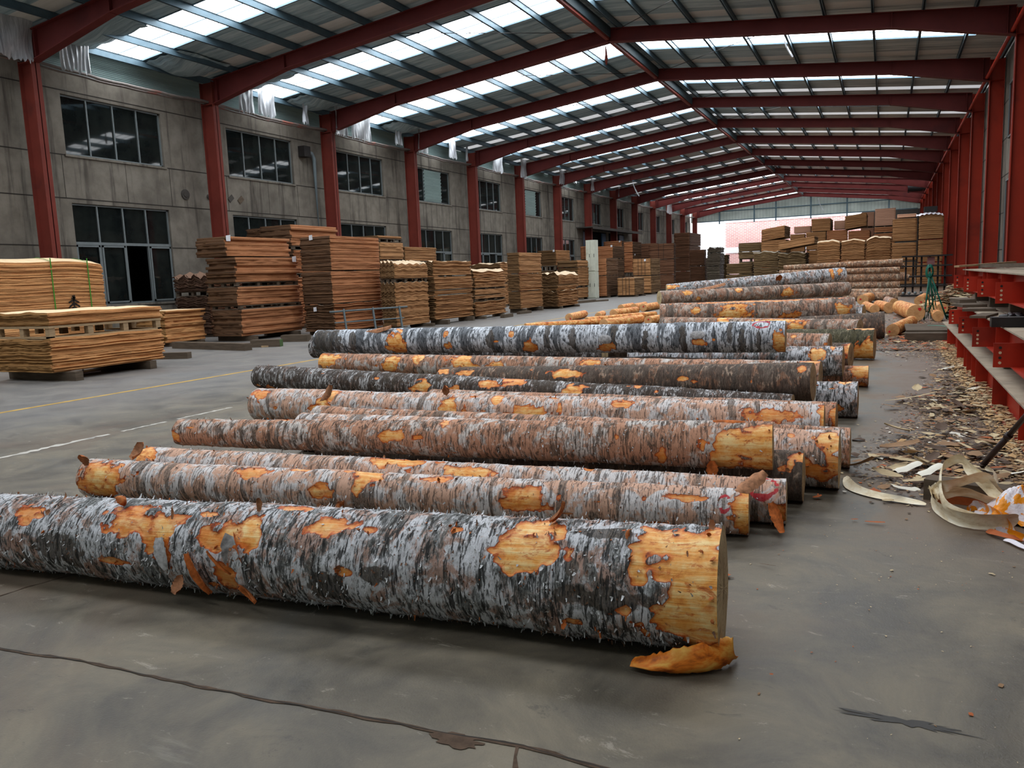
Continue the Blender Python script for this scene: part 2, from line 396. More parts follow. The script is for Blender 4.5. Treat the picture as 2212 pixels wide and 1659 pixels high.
for k in range(-3, KMAX):
    y0 = Y0+BAY*k
    for side, (xa, xb) in enumerate(SKX):
        mb = MB(); roof_strip(mb, xa, xb, y0+2.0, y0+3.66, .24)
        m_ = M['sky0'] if k < -2 else M['sky1'] if k <= 6 else (M['sky3'] if k in (7, 8) else M['sky2'])
        mb.build('x', m_); o = bpy.data.objects['x']; o.name = 'window_%d' % wn; o.data.name = 'rooflight'; wn += 1
        tag(o, kind='structure')
        fr = MB()
        for yy in (y0+2.0, y0+3.66):
            fr.bar((xa, yy, zr(xa)+.21), (xb, yy, zr(xb)+.21), .05, .05)
        fr.bar((xa, y0+2.85, zr(xa)+.215), (xb, y0+2.85, zr(xb)+.215), .02, .02)
        fr.bar((xa, y0+3.3, zr(xa)+.215), (xb, y0+3.3, zr(xb)+.215), .012, .012)
        fr.build('rooflight_frame', M['purlin'], o)
# purlins
pxs = [XRIDGE-1.44-1.283*i for i in range(9)] + [XRIDGE+1.42+1.283*i for i in range(9)] + [XRIDGE-.33, XRIDGE+.33]
for i, x in enumerate(pxs):
    mb = MB(); z = zr(x)
    mb.box(x-.012, x+.012, YB, YE, z, z+.19); mb.box(x-.035, x+.035, YB, YE, z, z+.012); mb.box(x-.035, x+.035, YB, YE, z+.18, z+.192)
    o = mb.build('roof_purlin', M['purlin'])
    if i >= 18: lab = 'grey steel purlin hugging the ridge on its %s slope' % ('window wall' if i == 18 else 'red column wall')
    else:
        nm = ['first', 'second', 'third', 'fourth', 'fifth', 'sixth', 'seventh', 'eighth', 'ninth'][i % 9]
        lab = 'grey steel roof purlin, %s down from the ridge on the %s slope' % (nm, 'window wall' if i < 9 else 'red column wall')
    tag(o, lab, 'purlin', 'roof purlins')
# ridge strut, one per bay
for k in range(KMIN, KMAX):
    mb = MB(); ya, yb = Y0+BAY*k+.12, Y0+BAY*(k+1)-.12
    mb.box(XRIDGE-.055, XRIDGE+.055, ya, yb, 8.92, 9.0); o = mb.build('ridge_strut', M['red'])
    mb = MB(); mb.box(XRIDGE-.1, XRIDGE+.1, ya, yb, 9.0, 9.32); mb.build('gap_shade_panel', M['ridge_gap'], o)  # dark panel stands in for the shaded gap above the strut
    lab = 'red ridge strut between portal frames overhead, out of frame or nearest the camera' if k < 2 else 'red ridge strut running from the %s frame to the next' % ORD.get(k, 'last')
    if k < 1: lab = 'red ridge strut overhead before the first ridge joint in view'
    if k == 1: lab = 'red ridge strut entering the picture at its top edge, before the first ridge joint'
    tag(o, lab, 'strut', 'ridge struts' )
# portal frames
def frame(k):
    y = Y0+BAY*k
    root = empty('portal_frame', (XRIDGE, y, 0))
    if k < 0: lab = 'red steel portal frame above the camera, ahead of the first window'
    elif k == 0: lab = 'red steel portal frame with the column beside the first double window'
    elif k == 1: lab = 'red steel portal frame with the column between first and second double windows'
    elif k == 13: lab = 'red steel portal frame carrying the pale gable sheeting at the far end'
    else: lab = 'red steel portal frame, %s column along the window wall' % ORD[k]
    tag(root, lab, 'steel frame', 'portal frames')
    X = lambda x: x-XRIDGE
    # columns: I sections whose web faces along the hall
    for s_, xi in ((1, XL), (-1, XR)):
        xo = xi - s_*(.52 if s_ > 0 else .44); mb = MB()
        mb.box(X(xi), X(xi-s_*.02), -.12, .12, .02, 8.0); mb.box(X(xo), X(xo+s_*.02), -.12, .12, 0, 8.0)
        mb.box(X(xi), X(xo), -.012, .012, 0, 8.0)
        mb.box(X(xi-s_*.02), X(xo+s_*.02), -.12, .12, 7.3, 7.32); mb.box(X(xi), X(xo), -.14, .14, 0, .02)
        mb.build('column', M['red' if s_ > 0 else 'redw'], root)
        # rafter: web polygon + flanges
        mb = MB(); xk = xi + s_*3.0; xr = XRIDGE
        zt0, ztr = zr(xi), zr(xr); zb0, zbk, zbr = 7.31, zr(xk)-.41, zr(xr)-.41
        pts = [(xi, zb0), (xk, zbk), (xr, zbr), (xr, ztr), (xi, zt0)]
        n = len(mb.v)
        for yy in (-.012, .012): mb.v += [(X(a), yy, b) for a, b in pts]
        mb.f += [tuple(n+i for i in range(5)), tuple(n+5+i for i in range(5))[::-1]]; mb.m += [0, 0]
        for (a, b) in ((0, 1), (1, 2), (4, 3)):
            mb.bar((X(pts[a][0]), 0, pts[a][1]), (X(pts[b][0]), 0, pts[b][1]), .24, .022)
        for xs in (xk, xi+s_*.2, xr):
            zt = zr(xs); zb = zbk if xs == xk else (zb0+.05 if xs != xr else zbr); mb.box(X(xs)-.012, X(xs)+.012, -.11, .11, zb-.02, zt)
        mb.build('rafter', M['rafter'], root)
    for i, x in enumerate(pxs[:18]):
        if i % 2 == 0:
            mb = MB(); mb.bar((X(x), .02, zr(x)-.36), (X(x)+.005, .5, zr(x)+.02), .03, .03, (1, 0, 0)); mb.build('knee_brace', M['purlin'], root)
    return root
for k in range(KMIN, KMAX+1): frame(k)
# gable columns + sheets + girts at far end
gy = YE-.3
mb = MB()
zo = 6.8
mb.v += [(a, gy+.32, c) for a, c in ((XL-.8, zo), (3.5, zo), (3.5, zr(3.5)+.2), (XRIDGE, 9.5), (XL-.8, zr(XL-.8)+.2))]
mb.v += [(a, b+.05, c) for a, b, c in mb.v[:5]]; mb.f += [(0, 1, 2, 3, 4), (9, 8, 7, 6, 5), (0, 5, 6, 1)]; mb.m += [0, 0, 0]
tag(mb.build('wall_back', M['sheet']), kind='structure')
mb = MB()
mb.box(-2.45, 3.5, gy+.14, gy+.2, 0, zo); tag(mb.build('wall_back_infill', M['canopy']), kind='structure')
o = empty('gable_framing', (0, gy, 0)); tag(o, 'grey steel rails and posts behind the pale gable sheets', 'framing')
for z in (zo+.04, 7.9):
    mb = MB(); mb.box(XL+(0 if z < 7 else 1.5), XR-.2, .18, .26, z-.05, z+.05); mb.build('rail', M['purlin'], o)
for x in (-17.2, -13.4, -11.1, -7.5, -3.9, .1):
    mb = MB(); mb.box(x-.07, x+.07, .16, .28, zo-.3, zr(x)-.3); mb.build('post', M['purlin'], o)
# outside: brick building and white wall beyond the opening
mb = MB(); mb.box(-17.6, 6, gy+6, gy+6.4, 0, 6.9); tag(mb.build('wall_outside', M['brick']), kind='structure')
mb = MB(); mb.box(-17.6, -2, gy+5.93, gy+5.99, 3.3, 3.95); mb.box(-17.6, 6, gy+5.93, gy+5.99, 6.9, 7.15); tag(mb.build('trim_8', M['render_white']), kind='structure')
mb = MB(); mb.box(-30, -17.6, gy+5.2, gy+5.6, 0, 7.1); tag(mb.build('wall_outside', M['render_white']), kind='structure')

# left wall with window openings
OPEN = []
for k in range(0, KMAX):
    y = Y0+BAY*k
    OPEN.append((y+1.15, y+4.45, 5.24, 6.85, k, 'u'))
    OPEN.append((y+1.15, y+4.45, 1.08, 3.93, k, 'l') if k not in (7, 8) else (y+.2, y+5.6 if k == 7 else y+4.0, 0.0, 4.7, k, 'd'))
mb = MB()
T = .22
def wallrect(ya, yb, za, zb): mb.box(WXL-T, WXL, ya, yb, za, zb)
ycur = YB; 
zs_ = {}
for k in range(KMIN-1, KMAX):
    y = Y0+BAY*k; cells = [o_ for o_ in OPEN if o_[4] == k]
    if not cells: wallrect(max(YB, y), y+BAY, 0, 7.45); continue
    lo = [c for c in cells if c[5] != 'u'][0]; up = [c for c in cells if c[5] == 'u'][0]
    wallrect(y, min(lo[0], up[0]), 0, 7.45); wallrect(max(lo[1], up[1]), y+BAY, 0, 7.45)
    ya, yb = min(lo[0], up[0]), max(lo[1], up[1])
    if lo[2] > 0: wallrect(ya, yb, 0, lo[2])
    wallrect(ya, yb, lo[3], up[2]); wallrect(ya, yb, up[3], 7.45)
    if up[0] > ya: wallrect(ya, up[0], up[2], up[3])
    if up[1] < yb: wallrect(up[1], yb, up[2], up[3])
wl = tag(mb.build('wall_left', M['wall']), kind='structure')
mb = MB()
for k in range(-2, KMAX):
    y = Y0+BAY*k
    for z in (5.22, 4.05, 6.95, 2.75):
        segs = [(y, y+BAY)] if z in (4.05, 6.95) else [(y, y+1.15), (y+4.45, y+BAY)]
        if k in (7, 8) and z < 4.8: continue
        for a, b in segs: mb.box(WXL, WXL+.004, a, b, z-.015, z+.015)
    for yy in (y+1.0, y+4.6):
        mb.box(WXL, WXL+.004, yy-.008, yy+.008, 4.05, 5.22); 
    mb.box(WXL, WXL+.004, y+3.0-.006, y+3.0+.006, 4.05, 5.22)
tag(mb.build('wall_left_joints', M['joint']), kind='structure')
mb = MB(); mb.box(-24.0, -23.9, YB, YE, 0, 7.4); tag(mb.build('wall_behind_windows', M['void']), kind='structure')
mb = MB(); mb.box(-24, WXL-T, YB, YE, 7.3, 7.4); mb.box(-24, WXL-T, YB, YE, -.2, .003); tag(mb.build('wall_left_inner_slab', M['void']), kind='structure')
for (ya, yb, za, zb, k, kind) in OPEN:
    if kind == 'd': continue
    name = 'window_%d' % wn; wn += 1
    root = empty(name, (WXL-.1, ya, za)); tag(root, kind='structure'); W, H = yb-ya, zb-za
    mb = MB(); t_ = .05
    mb.box(-.03, .03, 0, W, 0, t_); mb.box(-.03, .03, 0, W, H-t_, H); mb.box(-.03, .03, 0, t_, 0, H); mb.box(-.03, .03, W-t_, W, 0, H)
    cols = [W*.245, W*.5, W*.745]
    for c in cols: mb.box(-.03, .035, c-.022, c+.022, 0, H)
    tr = None
    if kind == 'l': tr = 1.75; mb.box(-.035, .04, 0, W, tr-.04, tr+.04)
    mb.build('window_frame', M['frame'], root)
    xs = [0]+cols+[W]
    for j in range(4):
        for (z0, z1) in (((0, tr), (tr, H)) if tr else ((0, H),)):
            if kind == 'l' and k == 0 and j == 2 and z0 == 0: continue
            if kind == 'u' and k in (3, 5) and j in (1, 2): continue
            g = MB(); g.box(-.012, -.004, xs[j], xs[j+1], z0, z1); g.build('pane', M['glass'], root)
    if kind == 'l':
        for j in (0, 1, 3):
            g = MB(); a, b = xs[j]+.03, xs[j+1]-.03
            g.box(.03, .055, a, b, .04, .09); g.box(.03, .055, a, b, tr-.1, tr-.05); g.box(.03, .055, a, a+.05, .04, tr-.05); g.box(.03, .055, b-.05, b, .04, tr-.05)
            g.build('sash', M['frame'], root)
    if kind == 'u' and k in (3, 5):
        g = MB()
        for q in range(9): 
            zz = .06+q*(H-.12)/9; g.bar((.05, xs[1]+.02, zz+.08), (.05, xs[3]-.02, zz+.08), .02, (H-.12)/9*1.02, (1, 0, 2.2))
        g.build('louvre_panel', M['fascia'], root)
    mb = MB(); mb.box(-.02, .14, -.05, W+.05, -.06, 0); mb.build('window_sill', M['wall'], root)
# blue doors under the canopy
for q, (ya, yb) in enumerate(((Y0+42.3, Y0+43.9), (Y0+46.6, Y0+48.2), (Y0+51.2, Y0+52.8))):
    root = empty('door_%d' % (q+1), (WXL-.06, ya, 0)); tag(root, kind='structure'); mb = MB(); mb.box(-.03, .03, 0, yb-ya, .02, 4.6); mb.build('door_leaf', M['blue_door'], root)
mb = MB(); mb.box(WXL, WXL+1.3, Y0+40.8, Y0+53.6, 4.78, 4.86); mb.box(WXL+1.26, WXL+1.3, Y0+40.8, Y0+53.6, 4.68, 4.78)
tag(mb.build('door_canopy', M['canopy']), 'thin dark canopy jutting from the wall above the blue doors', 'canopy')
# eaves on the window side
mb = MB(); mb.box(-20.62, -20.56, YB, YE, 7.45, zr(-20.6)+.2)
for i in range(12): mb.box(-20.56, -20.545, YB, YE, 7.55+i*.05, 7.565+i*.05)
tag(mb.build('wall_left_fascia', M['fascia']), kind='structure')
ey = []
for i in range(0, 250):
    y = YB+(YE-YB)*i/249; ph = ((y-Y0) % BAY)/BAY
    ey.append((-19.98+.02*math.sin(y*3), y, 7.42-.07*math.sin(PI*ph)+.01*math.sin(y*5)))
mb = MB(); mb.tube(ey, .045, 8); mb.tube([(a-.1, b, c-.05) for a, b, c in ey], .03, 6)
tag(mb.build('eaves_pipe', M['gutter'], smooth=True), 'sagging pinkish grey pipe bundle along the eaves above the windows', 'pipe')
mb = MB(); mb.tube([(2.9, YB, 7.42), (2.9, YE, 7.42)], .05, 10)
tag(mb.build('eaves_tie_tube', M['beamred'], smooth=True), 'straight red tube tying the column heads above the wide red columns', 'pipe')
# downpipe, vents
yq = Y0+11.5
mb = MB(); mb.tube([(-20.3, yq-.35, 6.5), (-20.3, yq-.1, 6.48), (-20.28, yq, 6.3), (-20.28, yq, 3), (-20.28, yq, .05)], .075, 12); o = mb.build('downpipe', M['pipe'], smooth=True)
tag(o, 'grey vertical downpipe with elbow beside the third red column', 'pipe'); mb = MB(); mb.box(-20.45, -20.15, yq-.7, yq-.33, 6.3, 6.7); mb.build('hopper', M['steel_dark'], o)
for (px, py, s_, lab) in ((400, 420, .16, 'round dark vent hole in concrete, alone between first window and second red column'), (451, 425, .08, 'small dark hole in concrete peeping out beside the second red column'), (499, 429, .13, 'square dark wall patch under the second upper window'), (520, 432, .14, 'round brown wall patch next to the square patch')):
    p = onx(px, py, WXL+.01); mb = MB()
    if 'square' in lab: mb.bar((p[0], p[1]-s_*.7, p[2]-s_*.6), (p[0], p[1]+s_*.7, p[2]+s_*.6), .03, s_*1.2, (0, 0, 1))
    else:
        mb.tube([(p[0]-.03, p[1], p[2]), (p[0]+.03, p[1], p[2])], s_, 18); mb.tube([(p[0], p[1], p[2]), (p[0]+.05, p[1], p[2])], s_*.55, 14)
    tag(mb.build('wall_vent', M['canopy'] if 'brown' not in lab else M['timber_dark']), lab, 'vent')
# right wall: concrete strip panels behind the red columns
mb = MB(); mb.box(WXR, WXR+.2, YB, YE, 0, 8.1); tag(mb.build('wall_right', M['wall']), kind='structure')
mb = MB()
for k in range(KMIN, KMAX):
    y = Y0+BAY*k
    for z in (1.7, 2.9, 4.1, 5.3, 6.5): mb.box(WXR-.004, WXR, y, y+BAY, z-.015, z+.015)
tag(mb.build('wall_right_joints', M['joint']), kind='structure')
for k in range(-1, 8):
    y = Y0+BAY*k+1.2; name = 'window_%d' % wn; wn += 1
    root = empty(name, (WXR-.01, y, 0)); tag(root, kind='structure'); mb = MB()
    for (za, zb) in ((.9, 3.9), (5.2, 6.9)): mb.box(-.02, .005, 0, 3.3, za, zb)
    mb.build('pane', M['glass'], root); mb = MB()
    for (za, zb) in ((.9, 3.9), (5.2, 6.9)):
        for yy in (0, .8, 1.6, 2.4, 3.25): mb.box(-.04, 0, yy, yy+.05, za, zb)
        mb.box(-.04, 0, 0, 3.3, za, za+.05); mb.box(-.04, 0, 0, 3.3, zb-.05, zb)
    mb.build('window_frame', M['frame'], root)
mb = MB(); mb.box(WXL-.3, WXR+.3, YB-.2, YB, 0, 9.6); tag(mb.build('wall_front', M['sheet']), kind='structure')

# ------------------------------------------------------------------ logs
def snoise(U, V, seed, f=1.0, oct=4):
    """smooth pseudo noise from sums of sines, about -1..1"""
    g = np.random.default_rng(seed); out = np.zeros_like(U); amp = 1.0; tot = 0
    for o in range(oct):
        for _ in range(4):
            a = g.uniform(0, 2*PI); ph = g.uniform(0, 2*PI); fr = f*(1.9**o)*g.uniform(.7, 1.4)
            out += amp*np.sin(fr*(U*math.cos(a)+V*math.sin(a))*2*PI+ph)
        tot += amp*2; amp *= .6
    return out/tot
def mk_bark(name, white, tan, dark, f_tan, f_dark, f_band, f_tick, lich, f_lich=.3, rough_scale=1.0, tick_u=70):
    t = NT(name); v = t.off(t.uv(), 23.0)
    n1 = t.noise(v, 1, 7, .74, .8, sv=(9*rough_scale, 5*rough_scale, 1)); n2 = t.noise(t.vm('ADD', v, (9, 3, 0)), 1, 7, .72, .5, sv=(7, 6, 1))
    fine = t.noise(v, 1, 4, .7, sv=(230, 70, 1)); n3 = t.noise(t.vm('ADD', v, (2, 8, 0)), 1, 6, .75, .4, sv=(46, 13, 1))
    vs = t.vm('ADD', v, (0, 0, 0))
    tk = t.noise(vs, 1, 3, .6, .35, sv=(tick_u*1.6, 13, 1)); tk2 = t.noise(t.vm('ADD', v, (4, 4, 0)), 1, 3, .55, .5, sv=(tick_u*.45, 5, 1))
    col = t.mix(t.step(fine, .3, .65), t.mix(.14, white, dark), white)
    col = t.mix(t.math('MULTIPLY', t.step(n2, .62-f_tan*.3, .72-f_tan*.3), .85), col, tan)
    lk = t.math('MULTIPLY', t.step(t.math('ADD', t.math('MULTIPLY', n1, .6), t.math('MULTIPLY', n3, .4)), .60-f_lich*.25, .66-f_lich*.25), .85)
    col = t.mix(lk, col, t.mix(t.step(fine, .35, .65), dark, lich))
    dk = t.step(t.math('ADD', t.math('MULTIPLY', n3, .65), t.math('MULTIPLY', fine, .35)), .62-f_dark*.2, .68-f_dark*.2)
    col = t.mix(t.math('MULTIPLY', dk, .8), col, dark)
    if f_band > 0:
        bd = t.noise(v, 1, 4, .6, .8, sv=(7, .9, 1))
        col = t.mix(t.math('MULTIPLY', t.step(bd, .63-f_band*.15, .67-f_band*.15), .85), col, t.mix(t.step(fine, .4, .6), dark, lich))
    col = t.mix(t.math('MULTIPLY', t.step(t.math('ADD', t.attr('coarse'), t.math('MULTIPLY', t.math('SUBTRACT', n3, .5), .6)), .45, .58), .88), col, t.mix(t.step(fine, .35, .62), rgb(48, 44, 40), rgb(108, 98, 88)))
    tick = t.math('MULTIPLY', t.step(tk, .53, .585), t.step(tk2, .40, .5)); col = t.mix(t.math('MULTIPLY', tick, f_tick), col, dark)
    # red-brown inner bark and bare wood where the bark has gone
    p = t.math('ADD', t.attr('peel'), t.math('MULTIPLY', t.math('SUBTRACT', t.noise(v, 1, 7, .75, sv=(22, 22, 1)), .5), .5))
    wn_ = t.noise(v, 1, 5, .65, .4, sv=(3.5, 45, 1)); blot = t.noise(t.vm('ADD', v, (1, 6, 0)), 1, 5, .7, sv=(14, 16, 1))
    wood = t.ramp(t.math('ADD', t.math('MULTIPLY', wn_, .5), t.math('MULTIPLY', blot, .5)), [(.34, rgb(206, 108, 38)), (.46, rgb(246, 172, 84)), (.6, rgb(255, 222, 156))])
    pale = t.step(p, .72, .95)
    wood = t.mix(pale, t.mix(.5, wood, rgb(222, 112, 40)), wood)
    rust = t.ramp(t.noise(v, 1, 4, .7, sv=(26, 20, 1)), [(.35, rgb(110, 46, 20)), (.5, rgb(188, 84, 34)), (.68, rgb(230, 132, 64))])
    stn = t.noise(t.vm('ADD', v, (7, 2, 0)), 1, 6, .75, .6, sv=(11, 20, 1)); wood = t.mix(t.math('MULTIPLY', t.step(stn, .53, .62), .75), wood, rgb(204, 104, 36)); wood = t.mix(t.math('MULTIPLY', t.step(stn, .62, .68), .7), wood, rgb(128, 56, 22))
    inner = t.mix(t.step(p, .545, .66), rust, wood)
    m1 = t.step(p, .485, .505)
    col = t.mix(m1, col, inner)
    col = t.mix(t.math('MULTIPLY', t.step(t.math('ADD', t.attr('paint'), t.math('MULTIPLY', t.math('SUBTRACT', blot, .5), .8)), .5, .58), .9), col, rgb(206, 42, 58))
    h = t.math('ADD', t.math('MULTIPLY', t.math('SUBTRACT', 1.0, tick), .5), t.math('ADD', t.math('MULTIPLY', n3, .7), t.math('MULTIPLY', fine, .35)))
    h = t.mix(m1, h, t.math('MULTIPLY', wn_, .4))
    t.bump(h, .85, .012)
    return t.done(col, t.mix(m1, (.82,)*3+(1,), (.5,)*3+(1,)), 0, .3)
W_, TAN, DK, LI = rgb(226, 226, 230), rgb(196, 160, 138), rgb(58, 56, 54), rgb(126, 128, 122)
BARK = {
 'front': mk_bark('birch_bark_rough', rgb(228, 230, 236), rgb(176, 134, 112), rgb(48, 48, 48), .45, .5, 0, .9, rgb(140, 144, 140), .45, 1.0, 62),
 'pink': mk_bark('birch_bark_pink', rgb(238, 234, 234), rgb(222, 170, 138), rgb(78, 70, 66), .6, .3, .3, .75, rgb(158, 140, 126), .25),
 'tanw': mk_bark('birch_bark_tan', rgb(228, 220, 214), rgb(200, 138, 100), rgb(74, 62, 54), .7, .45, .3, .7, rgb(140, 122, 108), .35),
 'white': mk_bark('birch_bark_white', rgb(234, 240, 250), rgb(180, 184, 190), rgb(54, 58, 64), .3, .45, .85, .85, rgb(112, 118, 124), .35, 1.0, 45),
 'bw': mk_bark('birch_bark_cracked', rgb(224, 224, 226), rgb(120, 88, 68), rgb(58, 48, 42), .5, .75, .35, .6, rgb(98, 88, 78), .6),
 'brown': mk_bark('birch_bark_brown', rgb(192, 168, 148), rgb(150, 106, 80), rgb(72, 62, 56), .6, .6, .3, .4, rgb(108, 100, 92), .7),
 'mossy': mk_bark('birch_bark_mossy', rgb(160, 150, 128), rgb(122, 104, 78), rgb(48, 46, 34), .5, .6, 0, .2, rgb(104, 102, 72), .8, 1.4),
 'greypink': mk_bark('birch_bark_greypink', rgb(212, 194, 180), rgb(180, 132, 106), rgb(80, 70, 64), .6, .45, .5, .4, rgb(132, 120, 110), .4),
 'pine': mk_bark('slim_log_bark', rgb(232, 212, 186), rgb(190, 136, 100), rgb(84, 58, 48), .7, .5, 0, .2, rgb(150, 128, 110), .5, .8),
}
def mk_peeled():
    t = NT('fresh_peeled_wood'); v = t.off(t.uv(), 23.0)
    a = t.noise(v, 1, 5, .7, .5, sv=(7, 12, 1)); b = t.noise(v, 1, 4, .6, sv=(30, 8, 1))
    col = t.ramp(a, [(.36, rgb(176, 88, 36)), (.48, rgb(226, 142, 72)), (.62, rgb(246, 202, 132))])
    col = t.mix(t.math('MULTIPLY', t.step(b, .56, .64), .6), col, rgb(150, 74, 34))
    t.bump(a, .5, .01); return t.done(col, .6, 0, .3)
M['peeled'] = mk_peeled()
def mk_cut(name, c1, c2, c3):
    t = NT(name); v = t.uv(); v2 = t.off(v, 9)
    n = t.noise(v2, 1, 4, .6, sv=(12, 12, 1)); r = t.math('ADD', t.vm('LENGTH', v), t.math('MULTIPLY', n, .02))
    ring = t.math('SINE', t.math('MULTIPLY', r, 320)); sp = t.sep(v)
    ang = t.math('ARCTAN2', sp[1], sp[0]); cb = t.n('ShaderNodeCombineXYZ'); t.set(cb.inputs[0], t.math('MULTIPLY', ang, 14)); t.set(cb.inputs[1], t.math('MULTIPLY', r, 6))
    rad = t.noise(cb.outputs[0], 1, 3, .6)
    col = t.mix(t.step(n, .3, .7), c1, c2); col = t.mix(t.math('MULTIPLY', t.step(ring, .2, 1), .22), col, c3)
    col = t.mix(t.math('MULTIPLY', t.step(rad, .5, .62), .55), col, c3)
    col = t.mix(t.math('MULTIPLY', t.step(t.vm('LENGTH', v), .07, .03), .3), col, c3)
    t.bump(rad, .5, .006); return t.done(col, .85, 0, .15)
M['cut'] = mk_cut('weathered_log_end', rgb(214, 196, 156), rgb(188, 168, 132), rgb(112, 94, 70))
M['cutfresh'] = mk_cut('fresh_log_end', rgb(226, 176, 124), rgb(212, 160, 108), rgb(178, 122, 78))
def mk_flake(outer, name):
    t = NT(name); v = t.off(t.coord()); n = t.noise(v, 30, 4, .7)
    bf = t.n('ShaderNodeNewGeometry').outputs['Backfacing']
    oc = t.ramp(n, [(.35, tuple(c*.45 for c in outer[:3])+(1,)), (.65, outer)]); ic = t.ramp(n, [(.35, rgb(136, 62, 26)), (.65, rgb(206, 128, 74))])
    return t.done(t.mix(bf, oc, ic), .8, 0, .2)
FLK = [mk_flake(rgb(206, 206, 208), 'bark_curl_grey'), mk_flake(rgb(196, 140, 104), 'bark_curl_tan'), mk_flake(rgb(212, 118, 58), 'bark_curl_orange')]
FRG = [varied('bark_fringe_grey', rgb(206, 208, 210), .35, 30, .85), varied('bark_fringe_brown', rgb(128, 96, 78), .3, 30, .85), FLK[2]]
def strip_mesh(name, L, Wd, curl, twist, nL, nW, jag, mats, cup=0.0, taper=.6, seed=0):
    g = np.random.default_rng(seed); u = np.linspace(0, 1, nL); v = np.linspace(-.5, .5, nW)
    V = np.zeros((nL, nW, 3)); x = z = 0.0; ang = 0.0; pos = []
    for i in range(nL):
        pos.append((x, z, ang)); ang += curl/nL*(1+.5*math.sin(i)); x += L/nL*math.cos(ang); z += L/nL*math.sin(ang)
    for i, (x, z, a) in enumerate(pos):
        wd = Wd*(1-taper*abs(2*u[i]-1)**2)*(1+g.uniform(-jag, jag))
        for j in range(nW):
            y = v[j]*wd; zz = cup*Wd*(4*v[j]**2)
            ty = twist*u[i]; yy, z2 = y*math.cos(ty)-zz*math.sin(ty), y*math.sin(ty)+zz*math.cos(ty)
            V[i, j] = (x-z2*math.sin(a), yy+g.uniform(-jag, jag)*Wd*.1, z+z2*math.cos(a))
    return grid_mesh(name, V, mats, smooth=True)
FMESH = []
for m_ in range(3):
    FMESH.append([strip_mesh('bark_flake', R.uniform(.5, 1), R.uniform(.2, .5), R.uniform(.8, 4.4), R.uniform(-.9, .9), 8, 4, .5, FLK[m_], R.uniform(0, .3), R.uniform(.1, .9), s_) for s_ in range(7)])

